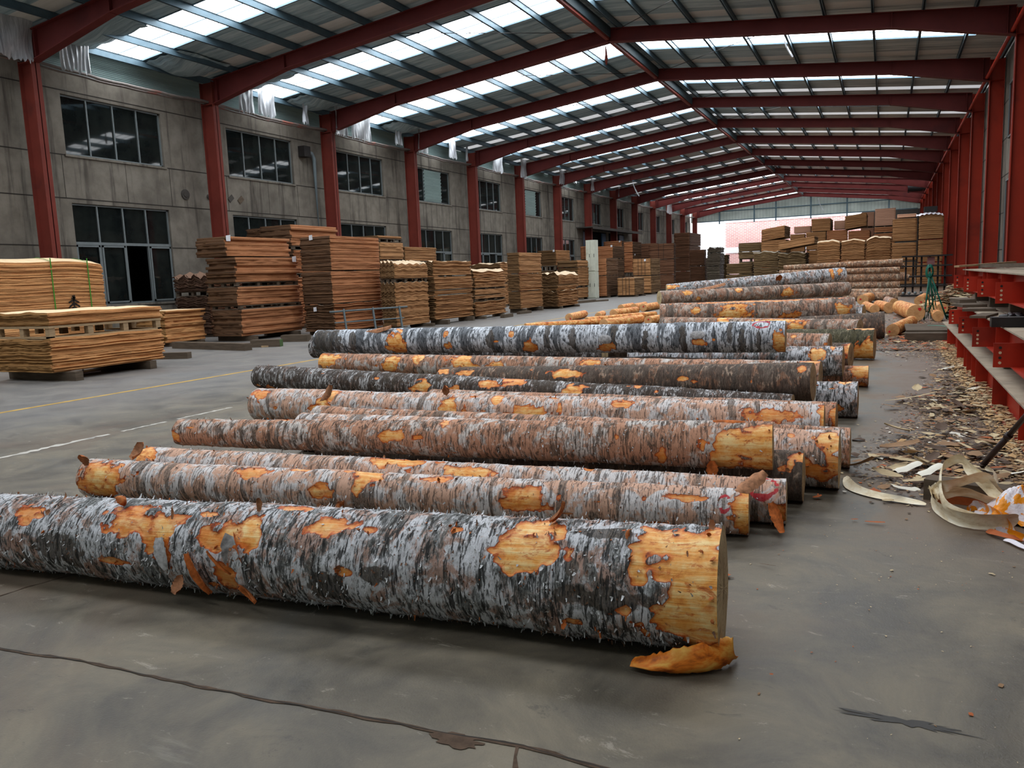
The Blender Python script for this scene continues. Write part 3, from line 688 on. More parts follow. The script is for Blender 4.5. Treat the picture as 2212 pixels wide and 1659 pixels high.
LOGOBJ = {}
def make_log(key, A, ra, B, rb, style, label, group=None, nu=120, nv=48, patches=(), paint=(), flakes=6, auto=4, name='birch_log', cuts=(True, True), cutmat='cut', bend=.0, knob=0.0, seed=None, dot=None, flakekind=(0, 1, 2), disp=.003, coarse=(), fringe=0):
    seed = seed if seed is not None else (sum(ord(c) for c in key)*7) % 9973
    g = np.random.default_rng(seed); A = np.array(A, float); B = np.array(B, float)
    L = np.linalg.norm(B-A); ax = (B-A)/L; side = np.cross(ax, (0, 0, 1)); side /= np.linalg.norm(side); up = np.cross(side, ax)
    u = np.linspace(0, 1, nu); th = np.linspace(-PI/2, 1.5*PI, nv, endpoint=False)
    U, TH = np.meshgrid(u, th, indexing='ij'); rad = ra+(rb-ra)*U; S = U*L; Cc = (TH+PI/2)*(ra+rb)/2
    cen = lambda uu: A[None, :]+uu[:, None]*(B-A)[None, :]+(bend*np.sin(PI*uu))[:, None]*side[None, :]
    lump = snoise(S, np.cos(TH)*.25, seed, .55, 3)*.035+snoise(S, np.sin(TH)*.4, seed+1, 1.6, 3)*.016
    rr = rad*(1+lump)
    cs = np.cos(TH)[..., None]; sn = np.sin(TH)[..., None]
    N3 = side*cs+up*sn
    C3 = cen(u)[:, None, :]
    base = C3+N3*rr[..., None]
    # peel field
    field = np.full(U.shape, -1.0); pf = np.full(U.shape, -1.0)
    wob = snoise(S, Cc, seed+3, 3.5, 4); wob2 = snoise(S, Cc, seed+4, 9, 3)
    pix = pj(base.reshape(-1, 3)).reshape(nu, nv, 2); vis = ((base-C0)*N3).sum(-1) < 0
    depth = (base-C0)@CF
    def locate(px, py, hw, hh):
        dd = np.where(vis, (pix[..., 0]-px)**2+(pix[..., 1]-py)**2, 1e9); i, j = np.unravel_index(dd.argmin(), dd.shape)
        dpu = np.linalg.norm(pix[min(i+1, nu-1), j]-pix[max(i-1, 0), j])/((min(i+1, nu-1)-max(i-1, 0))*L/(nu-1))
        pm = FPX/depth[i, j]; to = (C0-base[i, j]); to /= np.linalg.norm(to); cphi = max(.4, float(N3[i, j]@to))
        return u[i]*L, th[j], hw/dpu, min(hh/pm/cphi, rr[i, j]*1.4), rr[i, j], i, j
    pl = []
    for q in patches: pl.append(locate(*q[:4])[:5]+(q[4],))
    for _ in range(auto): pl.append((g.uniform(0, L), g.uniform(-.25*PI, .75*PI), g.uniform(.01, .05), g.uniform(.006, .022), (ra+rb)/2, g.uniform(.25, .62)))
    def fieldof(lst, w1, w2):
        F_ = np.full(U.shape, -1.0)
        for (s0, t0, ru, rv, r_, amp) in lst:
            dt = (TH-t0+PI) % (2*PI)-PI
            d = np.sqrt(((S-s0)/ru)**2+(dt*r_/rv)**2)+wob*w1+wob2*w2
            q_ = np.clip(1-np.maximum(d, 0)**1.6, -1, 1); F_ = np.maximum(F_, np.where(q_ > 0, q_*amp, q_))
        return F_
    if pl: field = fieldof(pl, .5, .34)
    if paint:
        pp = []
        for q in paint:
            a = locate(*q[:4]); pp.append(a[:5]+(1.0,))
        # ring-shaped marks: outer minus inner
        fo = fieldof(pp, .12, .1); inner = [(a, b, c*.7, d*.62, e, 1.0) for a, b, c, d, e, f_ in pp]
        fi = fieldof(inner, .12, .1); pf = np.where(fi > 0, -1, fo)
    cf = fieldof([locate(*q)[:5]+(1.0,) for q in coarse], .5, .3) if coarse else np.full(U.shape, -1.0)
    peel = np.clip(.5+field*.55, 0, 1.2)
    dep = np.clip((peel-.5)*8, 0, 1)
    rough = snoise(S, Cc, seed+9, 7, 4)*disp
    Vt = base+N3*((rough*(1-dep)-dep*min(.007, ra*.05))[..., None])
    th2 = np.append(th, 1.5*PI); uvv = np.zeros((nu, nv+1, 2)); uvv[..., 0] = S[:, :1]; uvv[..., 1] = th2[None, :]*(ra+rb)/2
    org = A.copy(); org[2] = 0
    me = grid_mesh(name, Vt-org, BARK.get(style) or M[style], True, True, uvv, {'peel': peel, 'paint': np.clip(.5+pf*.6, 0, 1.2), 'coarse': np.clip(.42+cf*.6, 0, 1.2)})
    o = link(name, me, None, tuple(org)); tag(o, label, 'log', group)
    for e, (do, i) in enumerate(zip(cuts, (0, nu-1))):
        if not do: continue
        c = cen(np.array([float(e)]))[0]; nr = 6; V = np.zeros((nr, nv, 3)); uvc = np.zeros((nr, nv+1, 2)); sg = 1 if e else -1
        for a in range(nr):
            f_ = a/(nr-1); ring = c+(Vt[i]-c)*f_+ax*sg*(.004+.0015*np.sin(th*3+a))[:, None]*(1 if a < nr-1 else 0); V[a] = ring-org
            rr_ = rr[i].mean()*f_; uvc[a, :, 0] = np.cos(th2)*rr_; uvc[a, :, 1] = np.sin(th2)*rr_
        if e == 0: V = V[:, ::-1]
        mc = grid_mesh('cut_end', V, M[cutmat], False, True, uvc); link('cut_end', mc, o)
    if dot:
        c = (cen(np.array([float(dot)]))[0] if dot in (0, 1) else None); sg = 1 if dot == 1 else -1; r_ = rr[-1 if dot == 1 else 0].mean()
        off = side*r_*g.uniform(-.5, .5)+up*r_*g.uniform(-.3, .5); mb = MB(); P = []
        for k in range(9):
            a = 2*PI*k/9; P.append(tuple(c+off+ax*sg*.011+(side*math.cos(a)+up*math.sin(a))*r_*.17*g.uniform(.7, 1.2)-org))
        mb.v = P; mb.f = [tuple(range(9))]; mb.m = [0]; mb.build('paint_mark', M['paint_red'], o)
    # loose bark curls standing off the surface, most of them at the rims of the peeled patches
    for _ in range(flakes):
        if pl and g.random() < .65:
            s0, t0, ru, rv, r_, amp = pl[g.integers(len(pl))]; a = g.uniform(0, 2*PI); s_ = s0+ru*math.cos(a); t_ = t0+rv*math.sin(a)/r_
        else: s_ = g.uniform(0, L); t_ = g.uniform(-.35*PI, .8*PI)
        s_ = min(max(s_, .01), L-.01); i = int(s_/L*(nu-1)); j = int(((t_+PI/2) % (2*PI))/(2*PI)*nv) % nv
        P = Vt[i, j]; nn = Vector(N3[i, j])
        if P[2] < .03: continue
        k = flakekind[g.integers(len(flakekind))]; fo = link('bark_flake', FMESH[k][g.integers(7)], o)
        tx = Vector(ax)*g.uniform(-1, 1)+Vector(np.cross(N3[i, j], ax))*g.uniform(-1, 1); tx.normalize(); ty = nn.cross(tx).normalized()
        sc = g.uniform(.012, .05)*(ra/.15)**.5
        mt = Matrix(((tx.x, ty.x, nn.x), (tx.y, ty.y, nn.y), (tx.z, ty.z, nn.z))).to_4x4(); mt.translation = Vector(P-org)
        fo.matrix_local = mt @ Matrix.Diagonal((sc, sc, sc, 1))
    if fringe:   # short ragged curls all over the bark, too many to count
        FV, FF, FM = [], [], []
        for _ in range(fringe):
            i = int(g.integers(2, nu-2)); t_ = g.uniform(-.42*PI, .8*PI); j = int(((t_+PI/2) % (2*PI))/(2*PI)*nv) % nv
            if peel[i, j] > .5 and g.random() < .85: continue
            P = Vt[i, j]-org; n_ = N3[i, j]; cdir = np.cross(n_, ax); a = g.normal()*.5+(PI/2 if g.random() < .75 else 0); d_ = ax*math.cos(a)+cdir*math.sin(a)*(1 if g.random() < .5 else -1); e_ = np.cross(n_, d_)
            l_ = g.uniform(.006, .022); w_ = l_*g.uniform(.25, .6); b = len(FV); lift = g.uniform(.2, 1.0)
            for q in range(3):
                f_ = q/2; c_ = P+d_*l_*f_*(1-.3*f_)+n_*(l_*lift*f_**1.6+.0005); ww = w_*(1-.6*f_)
                FV += [tuple(c_-e_*ww/2), tuple(c_+e_*ww/2)]
            FF += [(b, b+1, b+3, b+2), (b+2, b+3, b+5, b+4)]; m_ = int(g.choice(3, p=(.7, .25, .05))); FM += [m_, m_]
        fm = bpy.data.meshes.new('bark_fringe'); fm.from_pydata(FV, [], FF)
        for m_ in FRG: fm.materials.append(m_)
        fm.polygons.foreach_set('material_index', FM); link('bark_fringe', fm, o)['kind'] = 'stuff'
    LOGOBJ[key] = dict(o=o, V=Vt, N=N3, pix=pix, vis=vis, org=org, u=u, th=th, ax=ax, L=L)
    return o
def log_point(key, px, py):
    q = LOGOBJ[key]; dd = np.where(q['vis'], (q['pix'][..., 0]-px)**2+(q['pix'][..., 1]-py)**2, 1e9); i, j = np.unravel_index(dd.argmin(), dd.shape)
    return q['V'][i, j]-q['org'], q['N'][i, j], q['ax']
def big_curl(key, px, py, L, Wd, curl, tw, mat, ang, lift=.3, cup=.2, seed=1):
    """a long strip of bark peeling away from a log at a given place; ang turns it on the surface"""
    P, n, ax = log_point(key, px, py); nn = Vector(n); a = Vector(ax); b = nn.cross(a)
    tx = (a*math.cos(ang)+b*math.sin(ang)).normalized(); tx = (tx+nn*lift).normalized(); ty = nn.cross(tx).normalized(); tz = tx.cross(ty)
    me = strip_mesh('bark_curl', L, Wd, curl, tw, 18, 6, .12, mat, cup, .5, seed); o = link('bark_curl', me, LOGOBJ[key]['o'])
    mt = Matrix(((tx.x, ty.x, tz.x), (tx.y, ty.y, tz.y), (tx.z, ty.z, tz.z))).to_4x4(); mt.translation = Vector(P)+nn*.003; o.matrix_local = mt
    return o

make_log('A', (-5.05, 2.37, .17), .178, (-.52, 2.82, .232), .230, 'front', 'largest birch log, alone in front of all others, bare orange wood at its thick end', nu=560, nv=150, auto=12, flakes=80, disp=.005, bend=-.02, fringe=3800, coarse=[(1330, 1298, 120, 26), (1235, 1290, 40, 20), (1470, 1388, 40, 12), (1300, 1150, 60, 14), (700, 1270, 50, 24), (800, 1240, 40, 18), (1240, 1230, 20, 20), (120, 1190, 60, 20)],
  patches=[(1500, 1185, 115, 68, 1.9), (1530, 1265, 72, 85, 1.9), (1490, 1350, 118, 46, 1.7), (1380, 1225, 24, 38, 1.6), (1140, 1195, 68, 46, 1.5), (1165, 1140, 55, 18, 1.3), (352, 1148, 36, 22, 1.5), (345, 1138, 52, 32, .75), (268, 1125, 38, 26, .6), (537, 1145, 24, 32, 1.4),
   (500, 1150, 42, 25, .7), (452, 1160, 32, 14, .65), (722, 1133, 40, 22, .7), (985, 1142, 14, 8, .6), (485, 1248, 28, 20, .6), (350, 1185, 16, 20, .6), (640, 1098, 30, 8, .5), (60, 1110, 30, 14, .5), (240, 1212, 30, 5, .6), (1240, 1345, 20, 6, .6)])
make_log('B', (-4.99, 3.56, .132), .131, (-.63, 4.16, .122), .121, 'pink', 'slender pinkish birch log just behind the largest log, ringed bare patch near one end', nu=260, nv=80, auto=12, flakes=44, fringe=900,
  patches=[(222, 1018, 40, 24, 1.4), (215, 1050, 42, 24, .9), (797, 1022, 36, 17, 1.4), (700, 1062, 30, 14, .8), (772, 1058, 15, 14, .9), (1138, 1078, 55, 28, .7), (1603, 1110, 25, 60, 1.3), (545, 1018, 45, 8, .6), (660, 1008, 26, 6, .7), (950, 1035, 40, 6, .5), (1500, 1075, 60, 8, .7)], paint=[(1568, 1085, 16, 22)])
make_log('C', (-4.95, 4.0, .13), .13, (-.47, 4.42, .123), .124, 'pink', 'pale birch log with a red painted ring, squeezed between two front row logs', nu=240, nv=72, auto=10, flakes=34, fringe=900,
  patches=[(1012, 1018, 55, 14, 1.4), (862, 996, 60, 9, 1.0), (305, 966, 30, 14, 1.2), (1690, 1115, 22, 26, .8), (850, 985, 12, 8, .7), (1275, 1008, 12, 8, .5)], paint=[(1652, 1050, 34, 26)])
make_log('E', (-3.9, 4.76, .14), .135, (-.42, 4.87, .156), .152, 'brown', 'dark brown log end sticking out under the log with the flat bare face', nu=160, nv=64, auto=8, flakes=14, patches=[(1706, 1003, 10, 18, 1.2), (1725, 985, 14, 10, .9), (1690, 1010, 10, 8, .7)])
make_log('D', (-4.91, 4.29, .315), .1, (-.58, 4.73, .362), .143, 'tanw', 'tan and white log atop the front row, smooth bare wood wedge at its end', nu=260, nv=80, auto=12, flakes=36, fringe=900,
  patches=[(1612, 975, 84, 44, 1.9), (1648, 950, 44, 34, 1.9), (1575, 990, 52, 30, 1.8), (1640, 1000, 60, 24, 1.7), (847, 940, 26, 12, 1.0), (1430, 990, 14, 20, .7), (905, 945, 12, 6, .6), (375, 944, 14, 10, .7), (970, 905, 10, 14, 1.1)])
make_log('F', (-4.5, 5.22, .16), .158, (-.24, 5.24, .187), .185, 'pink', 'thick birch log with torn orange bark end between brown log and bare-ended log', nu=200, nv=64, auto=14, flakes=30, fringe=900,
  patches=[(1790, 948, 26, 14, 1.4), (1795, 965, 26, 26, .9), (1800, 1000, 22, 30, .6), (1757, 944, 6, 5, .8), (1710, 938, 10, 5, .6), (1740, 1020, 60, 26, .45)])
make_log('F2', (-4.8, 5.78, .14), .138, (-.2, 5.82, .14), .138, 'tanw', 'pinkish tan log whose end shows just behind the thick torn-ended birch log', nu=120, nv=48, flakes=6)
make_log('G', (-6.0, 6.29, .172), .172, (-.41, 6.46, .172), .17, 'pink', 'long pink and white birch log with dark rings and split orange scars', nu=260, nv=72, auto=12, flakes=40, fringe=900,
  patches=[(693, 878, 22, 17, 1.5), (716, 854, 12, 14, .9), (848, 893, 28, 9, .7), (897, 903, 36, 8, .7), (1150, 890, 44, 15, 1.1), (1206, 882, 7, 13, .7), (970, 880, 18, 24, 1.4), (1072, 860, 15, 9, 1.0), (1345, 870, 20, 9, .7), (1660, 898, 66, 16, .55), (1788, 910, 14, 44, .9), (1000, 893, 8, 14, .8), (560, 850, 22, 8, .5)])
make_log('G2', (-4.2, 6.86, .15), .148, (-.34, 6.8, .15), .148, 'tanw', 'short orange-tinged log end peeking out behind the long ringed birch log', nu=120, nv=48, flakes=8, patches=[(1800, 900, 14, 40, .8)])
make_log('H', (-7.24, 7.64, .27), .15, (-.72, 7.22, .16), .13, 'bw', 'long black and white cracked-bark birch log behind the ringed pink one', nu=240, nv=64, auto=10, flakes=30, fringe=500,
  patches=[(905, 834, 20, 12, 1.4), (1238, 843, 30, 13, 1.4), (985, 845, 10, 9, .8), (1060, 826, 22, 8, .7), (1110, 821, 26, 7, .6), (1380, 835, 10, 5, .7), (590, 846, 14, 6, .6)])
make_log('I1', (-7.0, 8.65, .335), .134, (-.56, 8.2, .335), .139, 'tanw', 'reddish brown log with pale wedge-cut end beneath the grey-white top log', nu=240, nv=56, auto=10, flakes=26,
  patches=[(703, 776, 24, 14, 1.9), (848, 777, 17, 10, 1.5), (843, 793, 20, 8, 1.0), (906, 773, 12, 8, 1.5), (990, 778, 28, 14, 1.4), (1032, 797, 28, 8, 1.2), (1076, 791, 16, 8, .9), (1272, 781, 22, 6, 1.4), (1745, 780, 20, 5, 1.0)])
make_log('I2', (-4.6, 7.77, .27), .14, (-.57, 7.46, .37), .172, 'brown', 'dark brown log with smooth bark lying before the reddish brown one', nu=200, nv=60, auto=8, flakes=20,
  patches=[(1222, 806, 34, 9, 1.4), (1000, 806, 18, 6, 1.1), (1472, 818, 14, 5, 1.3), (1730, 793, 9, 8, .7), (960, 801, 12, 5, 1.0)])
make_log('J', (-7.25, 8.88, .61), .161, (-1.0, 9.22, .63), .176, 'white', 'long silvery birch log topping the heap, dark bands and a red painted ring', nu=300, nv=80, auto=8, flakes=20, flakekind=(0, 0, 1), coarse=[(x, y, 8, 34) for x, y in ((1235, 735), (1325, 725), (1395, 740), (1475, 735), (1575, 715), (1600, 745), (1638, 735), (1060, 735), (1180, 725), (760, 740))]+[(700, 738, 40, 26)],
  patches=[(852, 738, 20, 20, 1.6), (868, 762, 14, 10, .9), (966, 745, 9, 9, 1.1), (1140, 748, 15, 14, .7), (1309, 749, 17, 9, .75), (1508, 740, 17, 9, .8), (1688, 740, 16, 28, 1.2), (965, 719, 5, 7, .7), (1105, 722, 5, 6, .6)], paint=[(1643, 699, 21, 8)])
make_log('J0', (-7.89, 9.54, .46), .159, (-3.3, 9.75, .36), .155, 'bw', 'dark log end tucked under the thin end of the silvery top log', nu=140, nv=48, flakes=6)
make_log('K', (-2.95, 9.75, .31), .162, (-.42, 9.65, .31), .17, 'front', 'grey birch log end with a torn orange patch under the silvery top log', nu=140, nv=56, auto=6, flakes=12, patches=[(1768, 763, 19, 14, 1.4), (1800, 750, 5, 9, .8)])
make_log('L', (-.56, 7.80, .165), .16, (-.21, 7.8, .168), .165, 'front', 'short silvery birch log on the floor at the edge of the heap', nu=90, nv=64, auto=3, flakes=10, patches=[(1828, 822, 14, 6, 1.4), (1800, 880, 22, 9, .8)])
make_log('N', (-5.09, 10.61, .54), .14, (-.58, 9.9, .48), .13, 'tanw', 'peeling pinkish log behind the silvery top log, level with the mossy one', nu=140, nv=48, auto=10, flakes=16, patches=[(1715, 727, 8, 6, 1.0)])
make_log('O', (-4.5, 10.9, .3), .14, (-.36, 10.17, .31), .161, 'brown', 'log with a sliver of pale cut face between the grey end and the mossy log', nu=100, nv=40, flakes=6, patches=[(1835, 755, 14, 20, .9)])
make_log('P', (-3.2, 9.8, .12), .12, (-.16, 9.82, .12), .12, 'tanw', 'small orange peeling log end low under the mossy log', nu=90, nv=40, flakes=14, patches=[(1860, 800, 26, 30, 1.0)], flakekind=(1, 2, 2))
make_log('M', (-4.2, 13.0, .2), .19, (-.13, 12.66, .234), .232, 'mossy', 'thick mossy green log with a cleanly bared orange corner', nu=140, nv=56, auto=3, flakes=12, patches=[(1876, 762, 24, 26, 1.6), (1868, 772, 34, 18, 1.4), (1868, 710, 30, 4, 1.3)])
make_log('Q', (-4.15, 16.0, .34), .135, (-.38, 14.5, .34), .135, 'greypink', 'thin mottled log directly behind the silvery top log, orange bare stretch', nu=160, nv=40, auto=8, flakes=14, patches=[(1560, 690, 15, 7, 1.4), (1721, 706, 20, 14, 1.2), (1680, 691, 60, 3, 1.2)])
make_log('R', (-4.29, 16.34, .52), .219, (-.57, 17.14, .53), .226, 'greypink', 'thick pinkish brown log, second layer, with two big squarish bare patches', nu=180, nv=60, auto=8, flakes=14,
  patches=[(1582, 677, 38, 12, 1.5), (1590, 661, 36, 5, 1.3), (1503, 671, 9, 8, 1.2), (1822, 668, 15, 18, 1.4), (1710, 680, 24, 7, .55), (1640, 650, 190, 1.6, .6)])
make_log('R2', (-4.7, 18.6, .24), .2, (-.4, 18.0, .3), .268, 'front', 'broad grey log end just past the thick log with squarish bare patches', nu=100, nv=48, flakes=6)
make_log('S', (-1.5, 16.25, .22), .215, (-.01, 16.3, .25), .247, 'brown', 'smooth dark grey log end on the floor beside the peeled blocks', nu=80, nv=48, flakes=4, auto=1)
make_log('T', (-5.06, 19.2, .77), .165, (-.9, 22.2, .78), .179, 'greypink', 'brown log on the upper layer with a red streak at its thin end', nu=160, nv=48, auto=6, flakes=10, patches=[(1484, 632, 12, 4, 1.5), (1702, 630, 15, 9, 1.4), (1510, 645, 6, 4, 1.0), (1598, 627, 8, 5, 1.3)])
make_log('U', (-6.07, 23.92, .86), .16, (-1.14, 25.91, 1.11), .215, 'front', 'grey log tilting up at its thick end behind the brown streaked one', nu=140, nv=44, auto=6, flakes=14, patches=[(1450, 618, 14, 5, 1.2), (1797, 590, 4, 12, .9), (1815, 585, 6, 6, .9)])
# logs that carry the upper layers of the heap
for i, (a, ra, b, rb, lab) in enumerate((((-5.6, 9.05, .2), .195, (-1.7, 9.12, .2), .2, 'carrier log under the silvery top log'), ((-4.0, 17.3, .15), .15, (-1.7, 17.4, .15), .15, 'carrier log under the squarish-patched thick log'),
   ((-7.2, 9.6, .14), .135, (-3.6, 9.75, .14), .135, 'low carrier log under the tucked dark log end'), ((-3.8, 10.8, .075), .07, (-.9, 10.35, .075), .07, 'thin carrier log under the pale-sliver log'), ((-4.6, 20.4, .28), .27, (-1.3, 22.5, .28), .27, 'low carrier log beneath the brown log with red streak'), ((-5.6, 24.5, .3), .3, (-1.6, 25.9, .36), .36, 'low carrier log beneath the tilting grey log'))):
    make_log('cr%d' % i, a, ra, b, rb, 'brown', lab, nu=60, nv=32, flakes=0, auto=2)
XL_ = [('X6', (-2.12, 38, .175), .175, (.71, 37, .165), .165, 'slim pine-like log on the floor at the bottom of the far log pile'), ('X5', (-4.14, 38.5, .5), .16, (.55, 38.5, .45), .165, 'slim log in the second tier of the far log pile'),
 ('X4', (-4.14, 38.5, .84), .17, (.78, 38.5, .79), .18, 'two-toned slim log in the third tier of the far log pile'), ('X3', (-4.48, 38.55, 1.14), .12, (.53, 38.4, 1.1), .12, 'reddish slim log in the fourth tier of the far log pile'),
 ('X8', (-4.21, 39.0, .85), .14, (.92, 39.0, .73), .15, 'slim log jutting furthest from the far pile with pale end'), ('X1', (-4.3, 38.7, 1.37), .11, (.64, 38.7, 1.44), .135, 'topmost pale log along the far log pile'), ('X2', (-4.3, 38.98, 1.24), .1, (.7, 38.98, 1.24), .12, 'thin log on the far pile just behind the topmost one'),
 ('X9', (-4.2, 38.9, .2), .19, (-.2, 38.9, .2), .19, 'floor level log inside the far log pile'), ('X10', (-4.2, 39.25, .5), .15, (.5, 39.25, .45), .15, 'inner log behind the second tier of the far pile'), ('X7', (-1.5, 33.2, .16), .15, (.42, 33.2, .16), .16, 'short barky log lying before the far log pile')]
for key, a, ra, b, rb, lab in XL_: make_log(key, a, ra, b, rb, 'pine', lab, name='slim_log', nu=80, nv=28, flakes=3, auto=3, patches=())
PE = [(-8.75, 22.52, .124, -9.04, 24.7, 'peeled log lying apart by the yellow line'), (-8.13, 23.45, .109, -8.5, 25.0, 'peeled log with loose bark sticking up on it'), (-7.97, 24.47, .128, -7.8, 26.5, 'peeled log with fan of bark at its side, behind the barky one'),
 (-8.98, 28.5, .122, -9.08, 30.3, 'farthest peeled log toward the veneer stacks'), (-8.5, 28.6, .131, -8.7, 30.8, 'peeled log second from the farthest'), (-7.95, 27.9, .136, -7.9, 30, 'peeled log with red dot beside the brown log end'),
 (-7.82, 21.51, .094, -6.57, 24.4, 'long thin peeled log with red painted tip'), (-6.53, 19.24, .131, -6.17, 21.4, 'stout peeled log pointing away from the silvery log'), (-8.76, 19.29, .085, -7.3, 21.2, 'long thin peeled log skimming above the silvery log'), (-5.81, 20.84, .113, -5.65, 22.2, 'peeled log with a round face and red dot, next to the mottled log'),
 (.66, 20.96, .198, .36, 24.0, 'largest peeled log with red spot on its broad face'), (.14, 16.71, .12, .53, 19.4, 'peeled log in front of the largest one, face toward the aisle'), (1.37, 23.91, .142, 1.2, 26.6, 'rust and cream peeled log nearest the red beams'), (.98, 28.5, .156, 1.25, 31.4, 'peeled log at the foot of the green cord stand'),
 (1.12, 20.9, .12, 1.15, 23.2, 'small peeled log tucked beside the largest one'), (.1, 24.6, .148, -.2, 26.8, 'peeled log with shadowed round face behind the dark grey end'), (-.27, 24.31, .13, -.55, 27.0, 'peeled log lowest of the pair near the grey log end'), (-.71, 29.6, .179, -.53, 32.2, 'peeled log with red dot near the slim log pile'), (.25, 28.2, .132, .05, 30.4, 'bark-covered short log among the peeled ones')]
for i, (x, y, r, x2, y2, lab) in enumerate(PE):
    make_log('p%d' % i, (x, y, r), r, (x2, y2, r*.95), r*.95, 'peeled' if 'bark-covered' not in lab else 'tanw', lab, name='peeled_log', nu=60, nv=32, flakes=3, auto=0, cutmat='cutfresh', dot=0.0001 if False else None, flakekind=(1, 2))
    if i in (0, 5, 6, 9, 10, 11, 12, 13, 17):
        q = LOGOBJ['p%d' % i]; o = q['o']; c = Vector((x, y, r))-Vector(q['org']); a = Vector(q['ax']); s_ = a.cross(Vector((0, 0, 1))).normalized(); up = s_.cross(a)
        off = s_*r*R.uniform(-.6, .5)+up*r*R.uniform(-.3, .55); mb = MB()
        mb.v = [tuple(c+off-a*.012+(s_*math.cos(k*PI/5)+up*math.sin(k*PI/5))*r*.2*R.uniform(.7, 1.2)) for k in range(10)]; mb.f = [tuple(range(10))]; mb.m = [0]; mb.build('paint_mark', M['paint_red'], o)
# big curls of bark
big_curl('A', 505, 1160, .2, .09, -2.6, .2, FLK[0], -1.4, .2, .5, 3); big_curl('A', 345, 1160, .16, .07, -.8, .3, FLK[0], -1.2, .15, .2, 5)
big_curl('A', 408, 1195, .22, .045, -.8, .4, FLK[2], -1.0, .25, .4, 6); big_curl('A', 270, 1095, .1, .06, 3.2, 0, FLK[2], .3, .3, .3, 7); big_curl('A', 372, 1120, .06, .02, .4, 0, FLK[1], 1.4, .8, .1, 8)
big_curl('A', 1360, 1165, .07, .05, 2.5, 0, FLK[0], 3.0, .3, .3, 9); big_curl('A', 560, 1108, .07, .03, .8, .3, FLK[1], 1.5, 1, .2, 10); big_curl('A', 395, 1240, .1, .06, 1.0, 0, FLK[1], -1.6, .5, .3, 11)
big_curl('A', 1190, 1128, .12, .05, 1.2, 0, FLK[1], .2, .3, .3, 12); big_curl('A', 520, 1260, .13, .05, .4, .2, FLK[2], -.3, .2, .3, 13); big_curl('A', 500, 1240, .16, .02, -.5, .2, FLK[2], 2.4, .2, .3, 14)
big_curl('B', 190, 1005, .13, .06, 1.6, .2, FLK[1], 1.8, .9, .3, 15); big_curl('B', 285, 992, .16, .09, 1.2, .4, FLK[1], 1.2, .5, .3, 16); big_curl('B', 350, 1075, .1, .06, .7, .4, FLK[2], -1.4, .6, .2, 17); big_curl('B', 690, 1085, .12, .045, .3, .3, FLK[1], -1.7, .5, .1, 18)
big_curl('B', 742, 1080, .12, .08, 1.8, .6, FLK[1], -1.2, .4, .4, 19); big_curl('B', 1590, 1062, .2, .1, .3, .2, FLK[1], .6, .25, -.2, 20); big_curl('C', 1668, 1088, .2, .06, .4, .4, FLK[2], -1.1, .4, .3, 21)
big_curl('G', 965, 855, .14, .08, 1.8, .5, FLK[1], 1.3, .6, .4, 22); big_curl('G', 968, 915, .16, .1, .5, .2, FLK[1], -1.3, .1, .2, 23); big_curl('G', 690, 865, .26, .09, .8, .2, FLK[1], .7, .1, -.2, 24)
big_curl('D', 1610, 912, .2, .09, -.2, 0, FLK[2], 3.1, .12, -.3, 25); big_curl('D', 1540, 995, .12, .07, .6, .3, FLK[2], -1.5, .5, .2, 26); big_curl('J', 850, 762, .26, .1, .6, .3, FLK[2], -2.0, .5, .3, 27)
big_curl('J', 790, 716, .45, .1, .12, 0, FLK[1], .05, .12, -.3, 28); big_curl('J', 1310, 742, .12, .16, -1.4, 0, FLK[0], 1.6, .5, 0, 29); big_curl('J', 1508, 732, .1, .16, -1.2, 0, FLK[0], 1.6, .5, 0, 30); big_curl('G', 848, 890, .18, .05, .3, 0, FLK[2], 0, .1, .4, 31); big_curl('G', 900, 903, .22, .05, .3, 0, FLK[1], 0, .1, .4, 32)
big_curl('U', 1680, 605, .3, .2, .5, 0, FLK[2], 1.5, .8, .2, 33); big_curl('T', 1500, 618, .9, .2, .1, 0, FLK[1], .1, .1, -.3, 34)
# slab of bark hanging from the thick end of the front log
def slab():
    nL, nW = 36, 9; V = np.zeros((nL, nW, 3))
    top = [(1362, 1428, .035), (1400, 1421, .06), (1450, 1408, .09), (1505, 1398, .10), (1545, 1384, .115), (1580, 1382, .12)]
    bot = [(1362, 1432, .03), (1410, 1452, .02), (1470, 1461, .006), (1530, 1457, .006), (1565, 1445, .01), (1592, 1424, .02)]
    g = lambda L, t: tuple(np.interp(t, np.linspace(0, 1, 6), [q[k] for q in L]) for k in range(3))
    for i in range(nL):
        t = i/(nL-1); a = gp(*g(top, t)); b = gp(*g(bot, t)); j_ = R.uniform(-.006, .006)
        for j in range(nW):
            s_ = j/(nW-1); p = a*(1-s_)+b*s_; V[i, j] = p+np.array([0, -.03*math.sin(PI*s_)+.02, -.012*math.sin(PI*s_)+(j_ if j in (0, nW-1) else 0)])
    V2 = V+np.array([0, .014, -.004]); V2[..., 2] = np.maximum(V2[..., 2], .002); V[..., 2] = np.maximum(V[..., 2], .004)
    q = LOGOBJ['A']; W2 = np.concatenate([V, V2[:, ::-1]], 1)
    uvv = np.zeros((nL, 2*nW+1, 2)); uvv[..., 0] = np.linspace(0, .5, nL)[:, None]; uvv[..., 1] = np.linspace(0, .3, 2*nW+1)[None]
    tt = NT('glowing_inner_bark'); vv = tt.uv(); nn_ = tt.noise(vv, 1, 5, .6, .4, sv=(7, 16, 1)); M['slab'] = tt.done(tt.ramp(nn_, [(.34, rgb(150, 66, 22)), (.46, rgb(238, 132, 40)), (.62, rgb(255, 196, 96))]), .5)
    link('bark_slab', grid_mesh('bark_slab', W2-q['org'], M['slab'], True, True, uvv), q['o'])['label'] = 'glowing orange slab of inner bark drooping to the floor'
slab()

